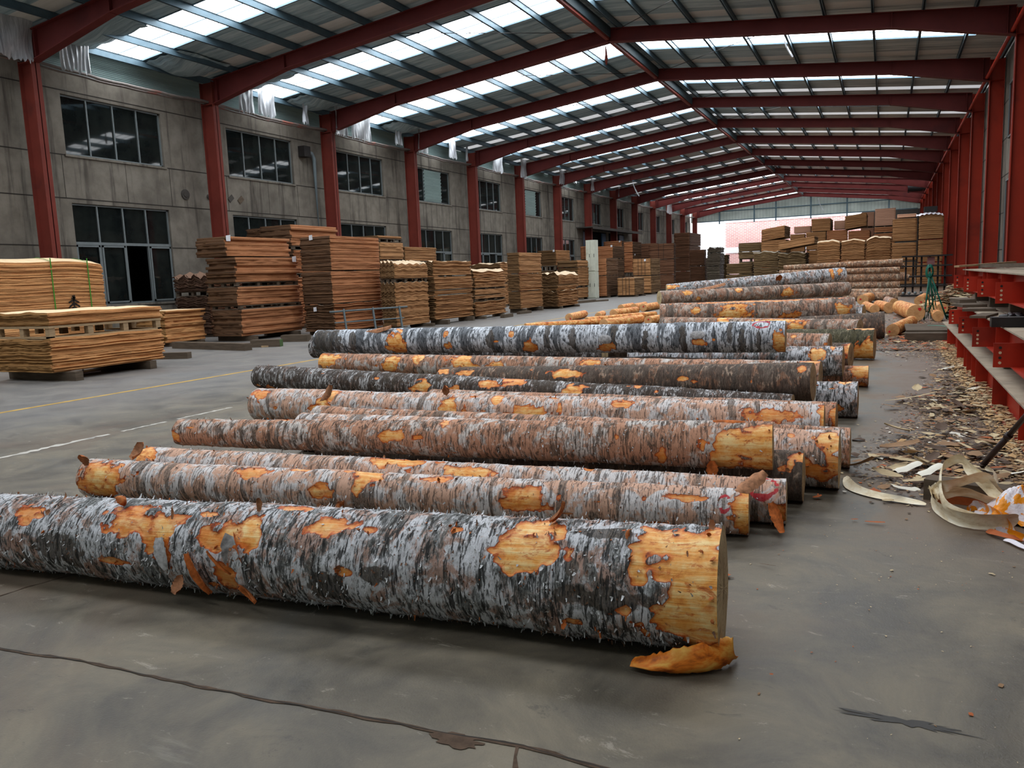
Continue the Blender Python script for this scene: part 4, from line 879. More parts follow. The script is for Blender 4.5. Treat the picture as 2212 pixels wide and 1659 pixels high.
# ------------------------------------------------------------------ veneer bundles
VM = {
 'lite': [spec_wood_layers('veneer_edge_light', rgb(196, 138, 88), rgb(226, 172, 116), rgb(120, 70, 40)), spec_wood_layers('veneer_edge_long_grain', rgb(150, 110, 66), rgb(184, 140, 90), rgb(92, 62, 36)), varied('veneer_face_pale', rgb(236, 208, 168), .12, 2, .7, sv=(1, 8, 1))],  # second tone is the darker long-grain edge
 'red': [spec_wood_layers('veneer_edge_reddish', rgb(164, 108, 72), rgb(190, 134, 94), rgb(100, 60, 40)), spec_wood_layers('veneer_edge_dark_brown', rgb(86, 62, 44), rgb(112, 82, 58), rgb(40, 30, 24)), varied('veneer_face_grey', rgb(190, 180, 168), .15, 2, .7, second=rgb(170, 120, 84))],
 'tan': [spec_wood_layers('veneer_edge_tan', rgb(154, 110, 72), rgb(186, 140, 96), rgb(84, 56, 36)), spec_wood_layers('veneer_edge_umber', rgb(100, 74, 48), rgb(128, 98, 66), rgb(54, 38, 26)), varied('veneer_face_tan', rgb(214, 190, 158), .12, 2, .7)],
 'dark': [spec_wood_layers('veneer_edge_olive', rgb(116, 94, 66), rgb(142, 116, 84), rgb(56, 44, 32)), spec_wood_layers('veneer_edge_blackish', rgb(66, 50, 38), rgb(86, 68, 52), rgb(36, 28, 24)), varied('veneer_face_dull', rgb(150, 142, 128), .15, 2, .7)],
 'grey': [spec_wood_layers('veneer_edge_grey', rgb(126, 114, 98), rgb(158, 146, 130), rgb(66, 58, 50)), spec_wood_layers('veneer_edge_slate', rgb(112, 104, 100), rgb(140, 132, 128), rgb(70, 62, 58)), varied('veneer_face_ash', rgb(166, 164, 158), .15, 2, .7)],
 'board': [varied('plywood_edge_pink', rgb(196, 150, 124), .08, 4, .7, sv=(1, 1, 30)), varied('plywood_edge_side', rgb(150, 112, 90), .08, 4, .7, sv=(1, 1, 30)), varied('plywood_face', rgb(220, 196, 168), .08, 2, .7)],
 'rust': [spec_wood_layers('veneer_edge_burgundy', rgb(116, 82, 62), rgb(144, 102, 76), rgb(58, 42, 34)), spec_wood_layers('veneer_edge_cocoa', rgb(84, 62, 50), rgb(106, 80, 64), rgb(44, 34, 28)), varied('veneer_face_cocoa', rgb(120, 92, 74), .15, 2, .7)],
}
def bundle(x0, x1, y0, y1, z0, z1, col, label, group=None, n=None, jag=.012, wave=0.0, droop=0.0, swap=False, rz=0.0, pivot=None, tilt=0.0, M_=44, seed=None, straps=None, tags=(), kind='veneer_bundle', wfreq=3.0, cat='veneer bundle', lean=0.0):
    """one strapped bundle of sheets as a closed body whose sides step in and out sheet by sheet"""
    if wave > .015: M_ = max(M_, 80)
    seed = seed if seed is not None else R.randrange(10**6); g = np.random.default_rng(seed)
    W, D, H = x1-x0, y1-y0, z1-z0; n = n or max(6, int(H/.024))
    m = M_//4; per = [(-.5+i/m, -.5) for i in range(m)]+[(.5, -.5+i/m) for i in range(m)]+[(.5-i/m, .5) for i in range(m)]+[(-.5, .5-i/m) for i in range(m)]
    per = np.array(per); nrm = np.zeros_like(per)
    nrm[:m, 1] = -1; nrm[m:2*m, 0] = 1; nrm[2*m:3*m, 1] = 1; nrm[3*m:, 0] = -1
    for c in (0, m, 2*m, 3*m): nrm[c] = per[c]*1.6
    rings = []; lay = np.linspace(0, 1, n+1)
    offs = g.uniform(-jag, jag, (n, 2)); out = g.uniform(-jag*.4, jag, n)
    ph = g.uniform(0, 2*PI, 4)
    def ztop(px, py, t):
        a = wave*(t+.15)*(np.sin(px*PI*wfreq+ph[0]+t*.7)+.6*np.sin(py*PI*wfreq*1.3+ph[1]-t)+.4*np.sin(px*wfreq*2.3*PI+ph[2]+t*2))
        b = -droop*t*((2*np.abs(px))**2.5*.7+(2*np.abs(py))**2.5*.5); return a+b
    for k in range(n):
        jit = g.uniform(-jag, jag, len(per))*.5; jit = jit+np.sin(np.arange(len(per))*.5+k)*jag*.3
        for e, t in ((out[k]-.004, lay[k]), (out[k], lay[k]+.25/n), (out[k], lay[k]+.75/n), (out[k]-.006, lay[k]+.999/n)):
            px = per[:, 0]*W+nrm[:, 0]*(e+jit)+offs[k, 0]+lean*t; py = per[:, 1]*D+nrm[:, 1]*(e+jit)+offs[k, 1]
            pz = z0+t*H+ztop(per[:, 0], per[:, 1], t)
            rings.append(np.stack([px, py, pz], -1))
    # top face: shrink rings
    for f_ in (.96, .7, .4, .1):
        px = per[:, 0]*f_; py = per[:, 1]*f_; rings.append(np.stack([px*W+offs[-1, 0]+lean, py*D+offs[-1, 1], z1+ztop(px, py, 1.0)+.001], -1))
    V = np.stack(rings); bot = V[0].copy(); bot[:, :2] *= .05; V = np.concatenate([bot[None], V]); V = V[:, ::-1]   # orientation outward
    nu, nv = V.shape[:2]
    if tilt: V[..., 2] += V[..., 0]*math.tan(tilt)
    V[..., 2] -= z0
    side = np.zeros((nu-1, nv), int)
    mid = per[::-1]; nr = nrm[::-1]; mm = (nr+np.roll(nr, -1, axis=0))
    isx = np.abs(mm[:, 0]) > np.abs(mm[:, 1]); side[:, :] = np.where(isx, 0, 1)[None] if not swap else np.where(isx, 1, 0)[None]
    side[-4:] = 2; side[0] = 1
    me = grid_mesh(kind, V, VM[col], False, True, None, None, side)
    cx, cy = (x0+x1)/2, (y0+y1)/2
    if rz and pivot is not None:
        ca, sa = math.cos(rz), math.sin(rz); dx, dy = cx-pivot[0], cy-pivot[1]; cx, cy = pivot[0]+dx*ca-dy*sa, pivot[1]+dx*sa+dy*ca
    o = link(kind, me, None, (cx, cy, z0)); o.rotation_euler = (0, 0, rz); tag(o, label, cat, group)
    if straps:
        smat, axis, ps = straps
        for p in ps:
            mb = MB(); e = jag+.012; zt = H+.012+wave*.3
            P = []
            if axis == 'x':   # strap passes over the y direction, placed along x; runs down both -y and +y sides
                for (yy, zz) in ((-D/2-e, .02), (-D/2-e, zt), (D/2+e, zt), (D/2+e, .02)): P.append((p*W, yy, zz))
            else:
                for (xx, zz) in ((-W/2-e, .02), (-W/2-e, zt), (W/2+e, zt), (W/2+e, .02)): P.append((xx, p*D, zz))
            for i in range(3):
                a, b = P[i], P[i+1]; wv = .025
                k = 6
                for j in range(k):
                    q0 = [a[c]+(b[c]-a[c])*j/k for c in range(3)]; q1 = [a[c]+(b[c]-a[c])*(j+1)/k for c in range(3)]
                    if i == 1: q0[2] += float(ztop(q0[0]/W, q0[1]/D, 1)); q1[2] += float(ztop(q1[0]/W, q1[1]/D, 1))
                    mb.bar(q0, q1, wv, .004, (0, 0, 1) if i == 1 else ((1, 0, 0) if axis == 'y' else (0, 1, 0)))
            mb.build('strap', smat, o)
    for (fx, fy, fz) in tags:
        mb = MB(); x, y, z = fx*W, fy*D, fz*H; s_ = .055+.02*R.random()
        a = jag+.02
        if abs(fy+.5) < .01: mb.quad((x-s_, y-a, z-s_), (x+s_, y-a-.01, z-s_*.8), (x+s_, y-a-.02, z+s_*1.2), (x-s_, y-a, z+s_))
        else: mb.quad((x+a, y-s_, z-s_), (x+a+.01, y+s_, z-s_), (x+a+.02, y+s_, z+s_*1.3), (x+a, y-s_, z+s_))
        mb.build('paper_tag', M['paper'], o)
    return o
def pallet(x0, x1, y0, y1, z, h, label, mat='timber_dark', rz=0, pivot=None, cat='pallet'):
    cx, cy = (x0+x1)/2, (y0+y1)/2; c0 = (cx, cy)
    if rz and pivot is not None:
        ca, sa = math.cos(rz), math.sin(rz); dx, dy = cx-pivot[0], cy-pivot[1]; c0 = (pivot[0]+dx*ca-dy*sa, pivot[1]+dx*sa+dy*ca)
    root = empty('pallet', (c0[0], c0[1], z), rz); W, D = x1-x0, y1-y0; tag(root, label, cat)
    mb = MB(); mb.box(-W/2, W/2, -D/2, D/2, h*.82, h); mb.box(-W/2, W/2, -D/2, -D/2+.09, 0, h*.16); mb.box(-W/2, W/2, D/2-.09, D/2, 0, h*.16); mb.box(W/2-.09, W/2, -D/2, D/2, 0, h*.16)
    mb.build('deck', M[mat], root)
    ns = [(-W/2+.05, 1)]
    for i in range(3):
        for j in range(4):
            x = -W/2+.06+i*(W-.12)/2; y = -D/2+.06+j*(D-.12)/3; mb = MB(); mb.box(x-.05, x+.05, y-.05, y+.05, h*.16, h*.82); mb.build('block', M[mat], root)
    return root
LEV = {1: [''], 2: ['lower', 'upper'], 3: ['bottom', 'middle', 'top'], 4: ['bottom', 'second', 'third', 'top'], 5: ['bottom', 'second', 'third', 'fourth', 'top']}
def stack(desc, cx, lx, rx, levels, cyf=None, Y=None, X=None, col='tan', swap=False, w=None, d=None, rz=0.0, pal=True, straps=None, tags=None, **kw):
    """corner column px; floor pixel row cyf (or plane Y); left and right extents px; levels [(ytop, ybottom[, opts])] bottom first"""
    if cyf: P = gp(cx, cyf)
    elif Y is not None: P = ony(cx, 600, Y)
    else: P = onx(cx, 600, X)
    px, py = P[0], P[1]
    ww = w or max(.3, px-ony(lx, 600, py)[0]); dd = d or max(.3, onx(rx, 600, px)[1]-py if abs(px) > .5 else 1.3)
    if px-ww < -19.55: ww = max(.4, px+19.55)
    n = len(levels); names = LEV[n]
    for i, lv in enumerate(levels):
        yt, yb = lv[0], lv[1]; o_ = lv[2] if len(lv) > 2 else {}
        zt = ony(cx, yt, py)[2]; zb = max(.1, ony(cx, yb, py)[2]) if i else max(.1, ony(cx, yb, py)[2])
        if i == 0 and zb > .7 and pal: zb = .14
        if zt < zb+.05: zt = zb+.1
        lab = (names[i]+' bundle of ' if names[i] else '')+desc
        k = dict(kw); k.update({a: b for a, b in o_.items() if a not in ('col', 'dx', 'dy', 'tags', 'straps', 'lx', 'rx')})
        x1 = px+o_.get('dx', 0)+R.uniform(-.03, .03); y0 = py+o_.get('dy', 0)+R.uniform(-.03, .03)
        bundle(x1-ww, x1, y0, y0+dd, zb, zt, o_.get('col', col), lab, None, swap=swap, rz=rz, pivot=(px, py), straps=o_.get('straps', straps), tags=o_.get('tags', tags or ()), **k)
        if pal and i+1 < n:
            zn = max(.1, ony(cx, levels[i+1][1], py)[2])
            if zn-zt > .05: pallet(x1-ww, x1, y0, y0+dd, zt+.006, zn-zt-.012, 'pallet on %s bundle, %s' % (names[i], desc), rz=rz, pivot=(px, py))
    zb0 = max(.1, ony(cx, levels[0][1], py)[2])
    if zb0 > .7 and pal: zb0 = .14
    if .099 <= zb0 <= .7:   # skids under the stack
        for q, t in enumerate((.12, .85)):
            mb = MB(); yy = dd*t; mb.box(-ww-.05, .06+R.uniform(0, .25), yy-.07, yy+.07, 0, min(zb0, .16)-.004) ; o = mb.build('skid_timber', M['timber_dark'], None, (px, py, 0)); o.rotation_euler = (0, 0, rz)
            tag(o, '%s floor skid under %s' % (('front', 'rear')[q], desc), 'timber skid')
            if zb0 > .17:
                mb = MB(); mb.box(-ww-.05, .03, yy-.07, yy+.07, min(zb0, .16)-.003, zb0-.004); o2 = mb.build('skid_block', M['timber_dark'], o)
    return px, py, ww, dd
# near corner: pale yellow veneer
gs = (M['strap_green'], 'y', (-.62, -.2, .17, .42))
px, py, ww, dd = stack('low pale veneer stack split by a light pallet, closest to camera', 117, -28, 337, [(734, 806, dict(wave=.012, jag=.02, M_=80, n=26)), (674, 704, dict(wave=.01, jag=.016, M_=80, n=10, dx=.02))], cyf=826, col='lite', rz=0.0, pal=False)
zA = ony(117, 734, py)[2]; zB = ony(117, 704, py)[2]
pallet(px-ww, px+.02, py, py+dd, zA+.012, zB-zA-.02, 'light timber pallet between the two bundles of the lowest pale stack', 'timber')
P = onx(222, 600, -17.35); y1 = P[1]
gb = bundle(-18.75, -17.35, y1-3.3, y1, .95, onx(222, 560, -17.35)[2], 'lite', 'tall swollen pale yellow veneer bundle tied with green straps', n=46, jag=.014, wave=.03, droop=.1, M_=96, straps=(M['strap_green'], 'y', (-.3, .1, .38)), wfreq=2.2)
bundle(-18.7, -17.35, y1-3.2, y1-.1, .14, .88, 'lite', 'pale veneer bundle underneath the green strapped one', n=20, jag=.016, wave=.01, M_=60)
pallet(-18.7, -17.35, y1-3.2, y1-.05, .884, .06, 'thin pallet under the green strapped pale bundle', 'timber')
for q, (yy) in enumerate((y1-2.9, y1-.6)):
    mb = MB(); mb.box(-18.9, -17.2, yy-.08, yy+.08, 0, .136); tag(mb.build('skid_timber', M['timber_dark']), ('near', 'far')[q]+' skid below the green strapped pale pile', 'timber skid')
mb = MB()   # brushed character on the strapped bundle
for a, b in (((0, .36), (.02, .3)), ((-.13, .22), (.0, .29)), ((.13, .22), (.0, .29)), ((0, .36), (0, .02)), ((-.02, .2), (-.14, .1)), ((.02, .2), (.14, .12)), ((-.1, .02), (-.02, .12)), ((.11, .0), (.02, .12)), ((-.05, .32), (.05, .34)), ((-.03, .37), (.04, .38))):
    mb.bar((-17.322, y1-.85+a[0], 1.0+a[1]), (-17.322, y1-.85+b[0], 1.0+b[1]), .035, .01, (1, 0, 0))
mb.v = [(a-gb.location.x, b-gb.location.y, c-gb.location.z) for a, b, c in mb.v]; mb.build('brushed_character', M['brush_black'], gb)
stack('short honey veneer stack peeping out behind the lowest pale stack', 345, 320, 397, [(672, 746, dict(jag=.04, n=18))], Y=14.2, col='lite', d=1.25, w=1.0)
stack('crumpled dark brown veneer stack under the open lower window', 447, 376, 455, [(640, 725, dict(wave=.02)), (592, 628, dict(wave=.05, droop=.05))], Y=17.2, col='rust', d=1.5, jag=.03, wfreq=6)
stack('four-high reddish veneer stack left of the tube ladder', 523, 449, 645, [(669, 727, dict(n=9, tags=())), (620, 660, dict(n=8)), (555, 609, dict(n=9, tags=((.5, .42, .93),))), (508, 551, dict(n=7, dx=-.28, tags=((.5, -.47, .9),)))], cyf=738, col='red', jag=.035)
stack('tall even brown veneer stack behind the tube ladder', 725, 653, 821, [(659, 716, dict(wave=.015, tags=((-.1, -.5, .85),), jag=.03)), (586, 655, dict(n=24)), (508, 583, dict(n=26, tags=((-.1, -.5, .97),)))], cyf=724, col='red', jag=.016)
stack('rearward brown stack whose top shows above the four-high one', 637, 571, 741, [(600, 650), (540, 590), (484, 530, dict(n=8))], Y=20.4, col='red', jag=.03, d=2.4)
stack('low-topped brown stack hugging the wall beyond the four-high one', 571, 508, 590, [(600, 660), (492, 580)], Y=20.6, col='red', jag=.03, w=.72, d=1.8)
stack('orange brown stack poking out just past the even brown one', 823, 815, 873, [(610, 690), (563, 600), (523, 560, dict(n=7)), (508, 514, dict(n=3))], Y=26.3, col='tan', jag=.02, w=1.2)
stack('tan stack with paper tag set back against the fourth column', 878, 870, 945, [(640, 690), (575, 630), (533, 563, dict(tags=((-.2, -.5, .5),)))], Y=29.0, col='tan', jag=.02, w=1.0)
stack('wavy-edged tan stack with hanging strips beside the ladder', 859, 823, 937, [(612, 708, dict(wave=.03, n=32, M_=64)), (566, 601, dict(wave=.035, n=12, M_=64))], cyf=713, col='tan', jag=.018, wfreq=7, d=1.85)
stack('dark rough stack with overhanging grey top sheet', 943, 931, 1019, [(640, 692, dict(jag=.04)), (628, 637, dict(n=3)), (598, 626), (565, 595, dict(wave=.02))], cyf=702, col='tan', jag=.025)
stack('five-layer stack with white curled top sheet and hanging ribbons', 1027, 1013, 1089, [(652, 684, dict(wave=.02)), (640, 646, dict(n=3)), (626, 637, dict(n=4)), (603, 622, dict(wave=.02)), (584, 600, dict(wave=.03))], cyf=690, col='tan', jag=.03)
stack('set-back wavy stack behind the five-layer one', 1080, 1040, 1104, [(615, 672, dict(wave=.03)), (568, 610, dict(wave=.03))], Y=35, col='tan', jag=.03, w=1.6)
stack('three-tier brown stack with broad top bundle', 1125, 1097, 1170, [(630, 667), (592, 628, dict(jag=.03)), (545, 590, dict(n=16))], cyf=676, col='tan', jag=.018)
stack('brown two-tag stack under the sixth column', 1202, 1163, 1232, [(585, 640), (540, 573, dict(tags=((.4, -.5, .95),)))], Y=44, col='tan', jag=.02)
stack('sagging stack with pale drooping top sheet at the aisle edge', 1206, 1168, 1247, [(629, 664, dict(jag=.05, wave=.03)), (617, 627, dict(n=4, jag=.04)), (588, 614, dict(wave=.04, droop=.08))], cyf=667, col='tan', jag=.03, pal=False)
stack('honey brown stack beside the pale metal locker', 1249, 1205, 1278, [(622, 644), (578, 617), (562, 576, dict(n=5))], cyf=648, col='tan', jag=.025)
bs = (M['strap_black'], 'x', (-.2, 0, .2))
stack('brown stack directly right of the pale metal locker', 1312, 1279, 1336, [(596, 640), (558, 594, dict(n=14))], cyf=643, col='red', jag=.015, swap=True)
stack('high stack with grey-lined top past the locker', 1324, 1286, 1348, [(600, 640), (560, 598), (531, 557, dict(tags=((.45, -.5, .98),)))], Y=51.5, col='red', jag=.015, swap=True)
stack('strapped brown stack whose three dark bands show above the locker', 1284, 1244, 1290, [(600, 640), (565, 598), (531, 559, dict(straps=bs))], Y=53, col='red', jag=.012, swap=True, w=2.2)
stack('farther brown stack topping the strapped ones', 1344, 1305, 1352, [(590, 640), (540, 588), (520, 534, dict(tags=((.4, -.5, .9),)))], Y=58, col='red', jag=.015, swap=True)
stack('three-band strapped low bundle at the aisle', 1371, 1334, 1391, [(600, 639, dict(straps=bs, n=10))], cyf=641, col='tan', jag=.01, swap=True)
stack('strapped stack with paper note, behind the low banded bundle', 1406, 1368, 1426, [(596, 634, dict(n=10)), (558, 594, dict(straps=bs, n=9, tags=((.2, -.5, .9),)))], cyf=636, col='tan', jag=.01, swap=True)
stack('reddish stack rising behind the paper note stack', 1367, 1349, 1386, [(598, 636), (546, 588, dict(tags=((.5, -.3, .9),))), (522, 545)], Y=56, col='red', jag=.02, swap=True)
stack('dark twin stack, the one nearer the window wall', 1420, 1386, 1424, [(592, 630), (558, 590), (525, 556)], Y=60, col='rust', jag=.02, swap=True, w=1.9)
stack('dark twin stack, the one nearer the aisle', 1455, 1421, 1459, [(593, 623), (560, 592), (525, 558, dict(straps=(M['strap_black'], 'x', (-.1, .1))))], Y=58.5, col='rust', jag=.02, swap=True, w=1.9)
stack('tallest dark tower of veneer next to the far opening', 1490, 1457, 1514, [(586, 613), (556, 585), (530, 555, dict(dx=-.05)), (502, 529)], cyf=616, col='rust', jag=.02, swap=True)
stack('small dark stack showing behind the tallest tower', 1522, 1506, 1526, [(575, 600), (539, 573)], Y=72, col='rust', jag=.02, swap=True, w=1.3)
stack('short grey stack with a white tag before the far opening', 1537, 1514, 1546, [(598, 613, dict(n=5)), (557, 595, dict(tags=((.2, -.5, .6),)))], cyf=616, col='grey', jag=.02, swap=True)
stack('ragged grey stack with curled top before the far opening', 1555, 1529, 1564, [(575, 612, dict(wave=.02)), (546, 573, dict(wave=.04)), (534, 545, dict(wave=.06, droop=.1))], Y=70, col='grey', jag=.05, swap=True)
stack('slim leafy dark stack beside the ragged grey one', 1570, 1562, 1573, [(550, 612)], Y=72.6, col='dark', jag=.06, swap=True, w=.6, d=1.0)
# far end piles
stack('low olive stack below the brick wall view', 1624, 1569, 1630, [(592, 612, dict(wave=.02)), (568, 590)], Y=52, col='dark', jag=.03, swap=True, pal=False)
stack('two-bundle brown block perched behind the low olive stack', 1645, 1596, 1648, [(565, 612), (543, 557, dict(n=5)), (523, 541)], Y=58, col='dark', jag=.02, swap=True)
stack('broad rumpled olive stack beneath the high tilted bundle', 1681, 1628, 1685, [(578, 612, dict(wave=.02)), (543, 576, dict(wave=.04))], Y=51, col='dark', jag=.03, swap=True, pal=False)
stack('brown pair carrying the tilted bundle beneath the brick skyline', 1698, 1645, 1708, [(560, 612), (517, 545)], Y=55, col='tan', jag=.02, swap=True)
stack('tilted brown bundle highest against the brick wall', 1694, 1645, 1706, [(490, 515, dict(tilt=math.radians(8)))], Y=55, col='tan', jag=.02, swap=True, pal=False)
stack('slumped olive stack under the slanting light board bundle', 1738, 1681, 1760, [(583, 610, dict(wave=.03)), (545, 581, dict(wave=.05))], Y=50, w=1.5, d=2.0, col='dark', jag=.05, swap=True, pal=False)
stack('slanting light board bundle', 1758, 1681, 1766, [(515, 531, dict(tilt=math.radians(8), n=6, wave=.01))], Y=50.2, col='tan', jag=.01, swap=True, pal=False)
stack('bulging tan stack with white top, first of three alike', 1812, 1760, 1814, [(562, 612, dict(wave=.01)), (517, 560, dict(droop=.14, wave=.02))], Y=49.5, w=1.2, col='tan', jag=.025, swap=True, pal=False)
stack('bulging tan stack with white top, middle of three alike', 1867, 1814, 1868, [(562, 612, dict(wave=.01)), (515, 560, dict(droop=.12, wave=.02))], Y=49.5, w=1.2, col='tan', jag=.025, swap=True, pal=False)
stack('bulging tan stack with cupped grey lid, last of three alike', 1922, 1869, 1924, [(562, 612, dict(wave=.01)), (508, 560, dict(droop=.2, wave=.03))], Y=49.5, w=1.22, col='tan', jag=.03, swap=True, pal=False)
stack('square brown column of veneer beside the corner column', 1977, 1925, 1979, [(565, 612), (523, 562), (471, 519)], Y=49.5, col='tan', jag=.012, swap=True, pal=False, d=1.4)
stack('corner column of veneer wrapped with white film on top', 2034, 1981, 2036, [(567, 612), (517, 564), (460, 514, dict(droop=.1))], Y=49, col='tan', jag=.012, swap=True, pal=False, d=1.4)
stack('dark-topped back row block showing above the slanting board', 1738, 1707, 1740, [(545, 612), (505, 543)], Y=60, col='tan', jag=.015, swap=True)
stack('back row block left under the square brown box', 1783, 1741, 1785, [(540, 612), (500, 538)], Y=60, col='tan', jag=.015, swap=True)
stack('square brown box high in the back row', 1791, 1751, 1797, [(471, 498)], Y=60, col='tan', jag=.012, swap=True, pal=False)
stack('pale cream board pack in front of the brick wall', 1751, 1715, 1754, [(488, 502)], Y=62, col='board', jag=.004, swap=True, pal=False)
stack('reddish back row block under the tilted pallet load', 1828, 1784, 1829, [(540, 612), (496, 538)], Y=60, col='red', jag=.012, swap=True)
stack('small pink board pack between box and tilted load', 1824, 1800, 1826, [(476, 494)], Y=61, col='board', jag=.005, swap=True, pal=False)
stack('back row block beneath the tilted load', 1876, 1830, 1878, [(540, 612), (497, 538)], Y=60, col='red', jag=.015, swap=True)
stack('tilted load of brown veneer on a pale pallet', 1870, 1824, 1872, [(462, 490, dict(tilt=math.radians(7)))], Y=59.8, col='tan', jag=.015, swap=True, pal=False)
stack('pink board pack behind the tilted load', 1886, 1858, 1888, [(530, 612), (492, 528), (458, 488)], Y=64.2, d=2, col='board', jag=.005, swap=True)
stack('tall pink board pack, highest block of the far piles', 1931, 1887, 1933, [(540, 612), (503, 538), (489, 500), (449, 486, dict(col='board', jag=.004))], Y=60, col='red', jag=.012, swap=True)
stack('thin pale board pack on the square brown column', 1977, 1936, 1979, [(461, 468, dict(n=3))], Y=49.7, col='board', jag=.004, swap=True, pal=False, d=1.1)

# ------------------------------------------------------------------ locker, ladder, loose floor timbers
p = gp(1283, 645); root = empty('metal_locker', (p[0]+.12, p[1], 0)); tag(root, 'tall pale green two-part metal locker between brown veneer stacks', 'locker')
mb = MB(); mb.box(-.55, 0, 0, .6, .04, 1.55); mb.box(-.55, 0, 0, .6, 1.6, 3.4); mb.box(-.5, -.02, .02, .58, 0, 3.38); mb.build('body', M['locker'], root)
for za, zb in ((.08, 1.5), (1.64, 3.36)):
    for xa, xb in ((-.54, -.285), (-.265, -.01)):
        mb = MB(); mb.box(xa, xb, -.02, 0, za, zb); d_ = mb.build('door', M['locker'], root); mb = MB(); mb.box(xb-.05, xb-.03, -.045, -.02, (za+zb)/2-.1, (za+zb)/2+.1); mb.build('handle', M['steel_dark'], d_)
la = gp(757, 724); lb = gp(853, 717); root = empty('tube_ladder', ((la[0]+lb[0])/2, (la[1]+lb[1])/2, 0), math.atan2(lb[1]-la[1], lb[0]-la[0])-PI/2); tag(root, 'grey tube ladder lying on its side, leaning against the even brown veneer stack', 'ladder')
for z in (.06, .36, .66):
    mb = MB(); mb.tube([(0-z*.25, -1.15, z), (0-z*.25, 1.15, z+.03)], .026, 8)
    if z != .36: mb.build('side_rail', M['ladder'], root, smooth=True)
for y in (-.75, .1, .9):
    mb = MB(); mb.bar((.0, y, .02), (-.17, y, .72), .07, .04, (0, 1, 0)); mb.build('rung', M['ladder'], root)
mb = MB(); mb.tube([(-.09, -1.05, .36), (-.09, 1.0, .38)], .018, 8); mb.build('brace', M['ladder'], root)
for (px1, py1, px2, py2, w_, h_, lab) in ((330, 776, 410, 774, .16, .13, 'short dark floor beam end beside the lowest pale stack'), (380, 752, 537, 757, .2, .16, 'long weathered floor beam with chipped top in front of the crumpled stack'),
      (545, 750, 608, 748, .2, .17, 'weathered beam stub with green painted end before the four-high stack'), (1085, 687, 1105, 684, .15, .12, 'dark skid end poking from the five-layer stack'), (1120, 679, 1145, 676, .15, .1, 'dark skid end poking from the three-tier stack'),
      (1205, 660, 1284, 652, .2, .12, 'long dark floor skid in front of the honey brown stack'), (1284, 652, 1312, 650, .18, .08, 'flat dark skid below the pale metal locker'), (612, 738, 668, 737, .2, .17, 'shadowed beam end below the even brown stack')):
    a = gp(px1, py1); b = gp(px2, py2); mb = MB(); mb.bar((0, 0, h_/2), (b[0]-a[0], b[1]-a[1], h_/2), w_, h_)
    o = mb.build('floor_beam', M['timber_dark'], None, (a[0], a[1], 0)); tag(o, lab, 'timber beam')
    if 'green' in lab:
        mb = MB(); d_ = Vector((b[0]-a[0], b[1]-a[1], 0)).normalized(); e = Vector((b[0]-a[0], b[1]-a[1], h_/2)); mb.bar(e, e+d_*.006, w_*.98, h_*.98); mb.build('painted_end', varied('faded_green_paint', rgb(70, 92, 52), .3, 8), o)
for (px, py, lab) in ((572, 750, 'pale wood offcut on the floor by the green-ended beam'), (588, 749, 'second smaller pink offcut by the green-ended beam'), (870, 774, 'crumpled rag stone beneath the lowest pale stack')):
    if px == 870: continue
    p = gp(px, py); mb = MB(); mb.box(-.08, .08, -.04, .04, 0, .035, rz=R.uniform(0, 1)); tag(mb.build('wood_offcut', M['timber'], None, (p[0], p[1], 0)), lab, 'offcut')
# white tape hanging under the lowest pale stack
a = Vector(gp(173, 765, .35)); me = MB(); pts = [Vector((a.x+.0, a.y, .36)), Vector((a.x+.02, a.y+.02, .2)), Vector((a.x+.03, a.y, .06)), Vector((a.x+.08, a.y-.05, .01)), Vector((a.x+.1, a.y+.3, .008))]
for i in range(4): me.bar(pts[i], pts[i+1], .03, .003, (1, 0, 0))
tag(me.build('packing_tape', M['whiteplastic']), 'white packing tape dangling from the lowest pale stack', 'tape')

# ------------------------------------------------------------------ red steel beams piled by the right wall
def ibeam(x, z, ya, yb, wf, h, label, cleats=(), stiff=(), mat='beamred', top='dusty'):
    root = empty('steel_beam', (x+wf/2, ya, z)); tag(root, label, 'steel beam', 'red steel beams in the pile'); L = yb-ya; hw = wf/2
    mb = MB(); mb.box(-.006, .006, 0, L, .012, h-.012); mb.build('web', M[mat], root)
    mb = MB(); mb.box(-hw, hw, 0, L, h-.014, h); mb.build('top_flange', M['dusty'] if top == 'dusty' else M[mat], root)
    mb = MB(); mb.box(-hw, hw, 0, L, 0, .014); mb.build('bottom_flange', M[mat], root)
    for y in stiff:
        mb = MB(); mb.box(-hw+.01, -.006, y-ya-.005, y-ya+.005, .014, h-.014); mb.build('stiffener', M[mat], root)
    for y in cleats:
        mb = MB(); x0, x1, z0, z1 = -hw-.14, -.006, .01, h-.09
        mb.box(x0, x1, y-ya-.006, y-ya+.006, z0, z1); c_ = mb.build('cleat_plate', M[mat], root)
        for i in range(4):
            zz = z0+.04+i*(z1-z0-.08)/3; mb = MB(); mb.tube([(x0+.05, y-ya-.0085, zz), (x0+.05, y-ya-.0065, zz)], .0125, 10); mb.build('bolt_hole', M['hole_light'] if i < 3 and (i+int(y)) % 4 else M['steel_dark'], c_)
    return root
M['dusty'] = varied('dusty_flange_top', rgb(158, 144, 126), .18, 5, .85, second=rgb(140, 112, 92))
M['hole_light'] = varied('dusty_bolt_hole', rgb(206, 180, 150), .1, 8, .8)
WF = .27
tn = ('outermost', 'second', 'third', 'fourth')
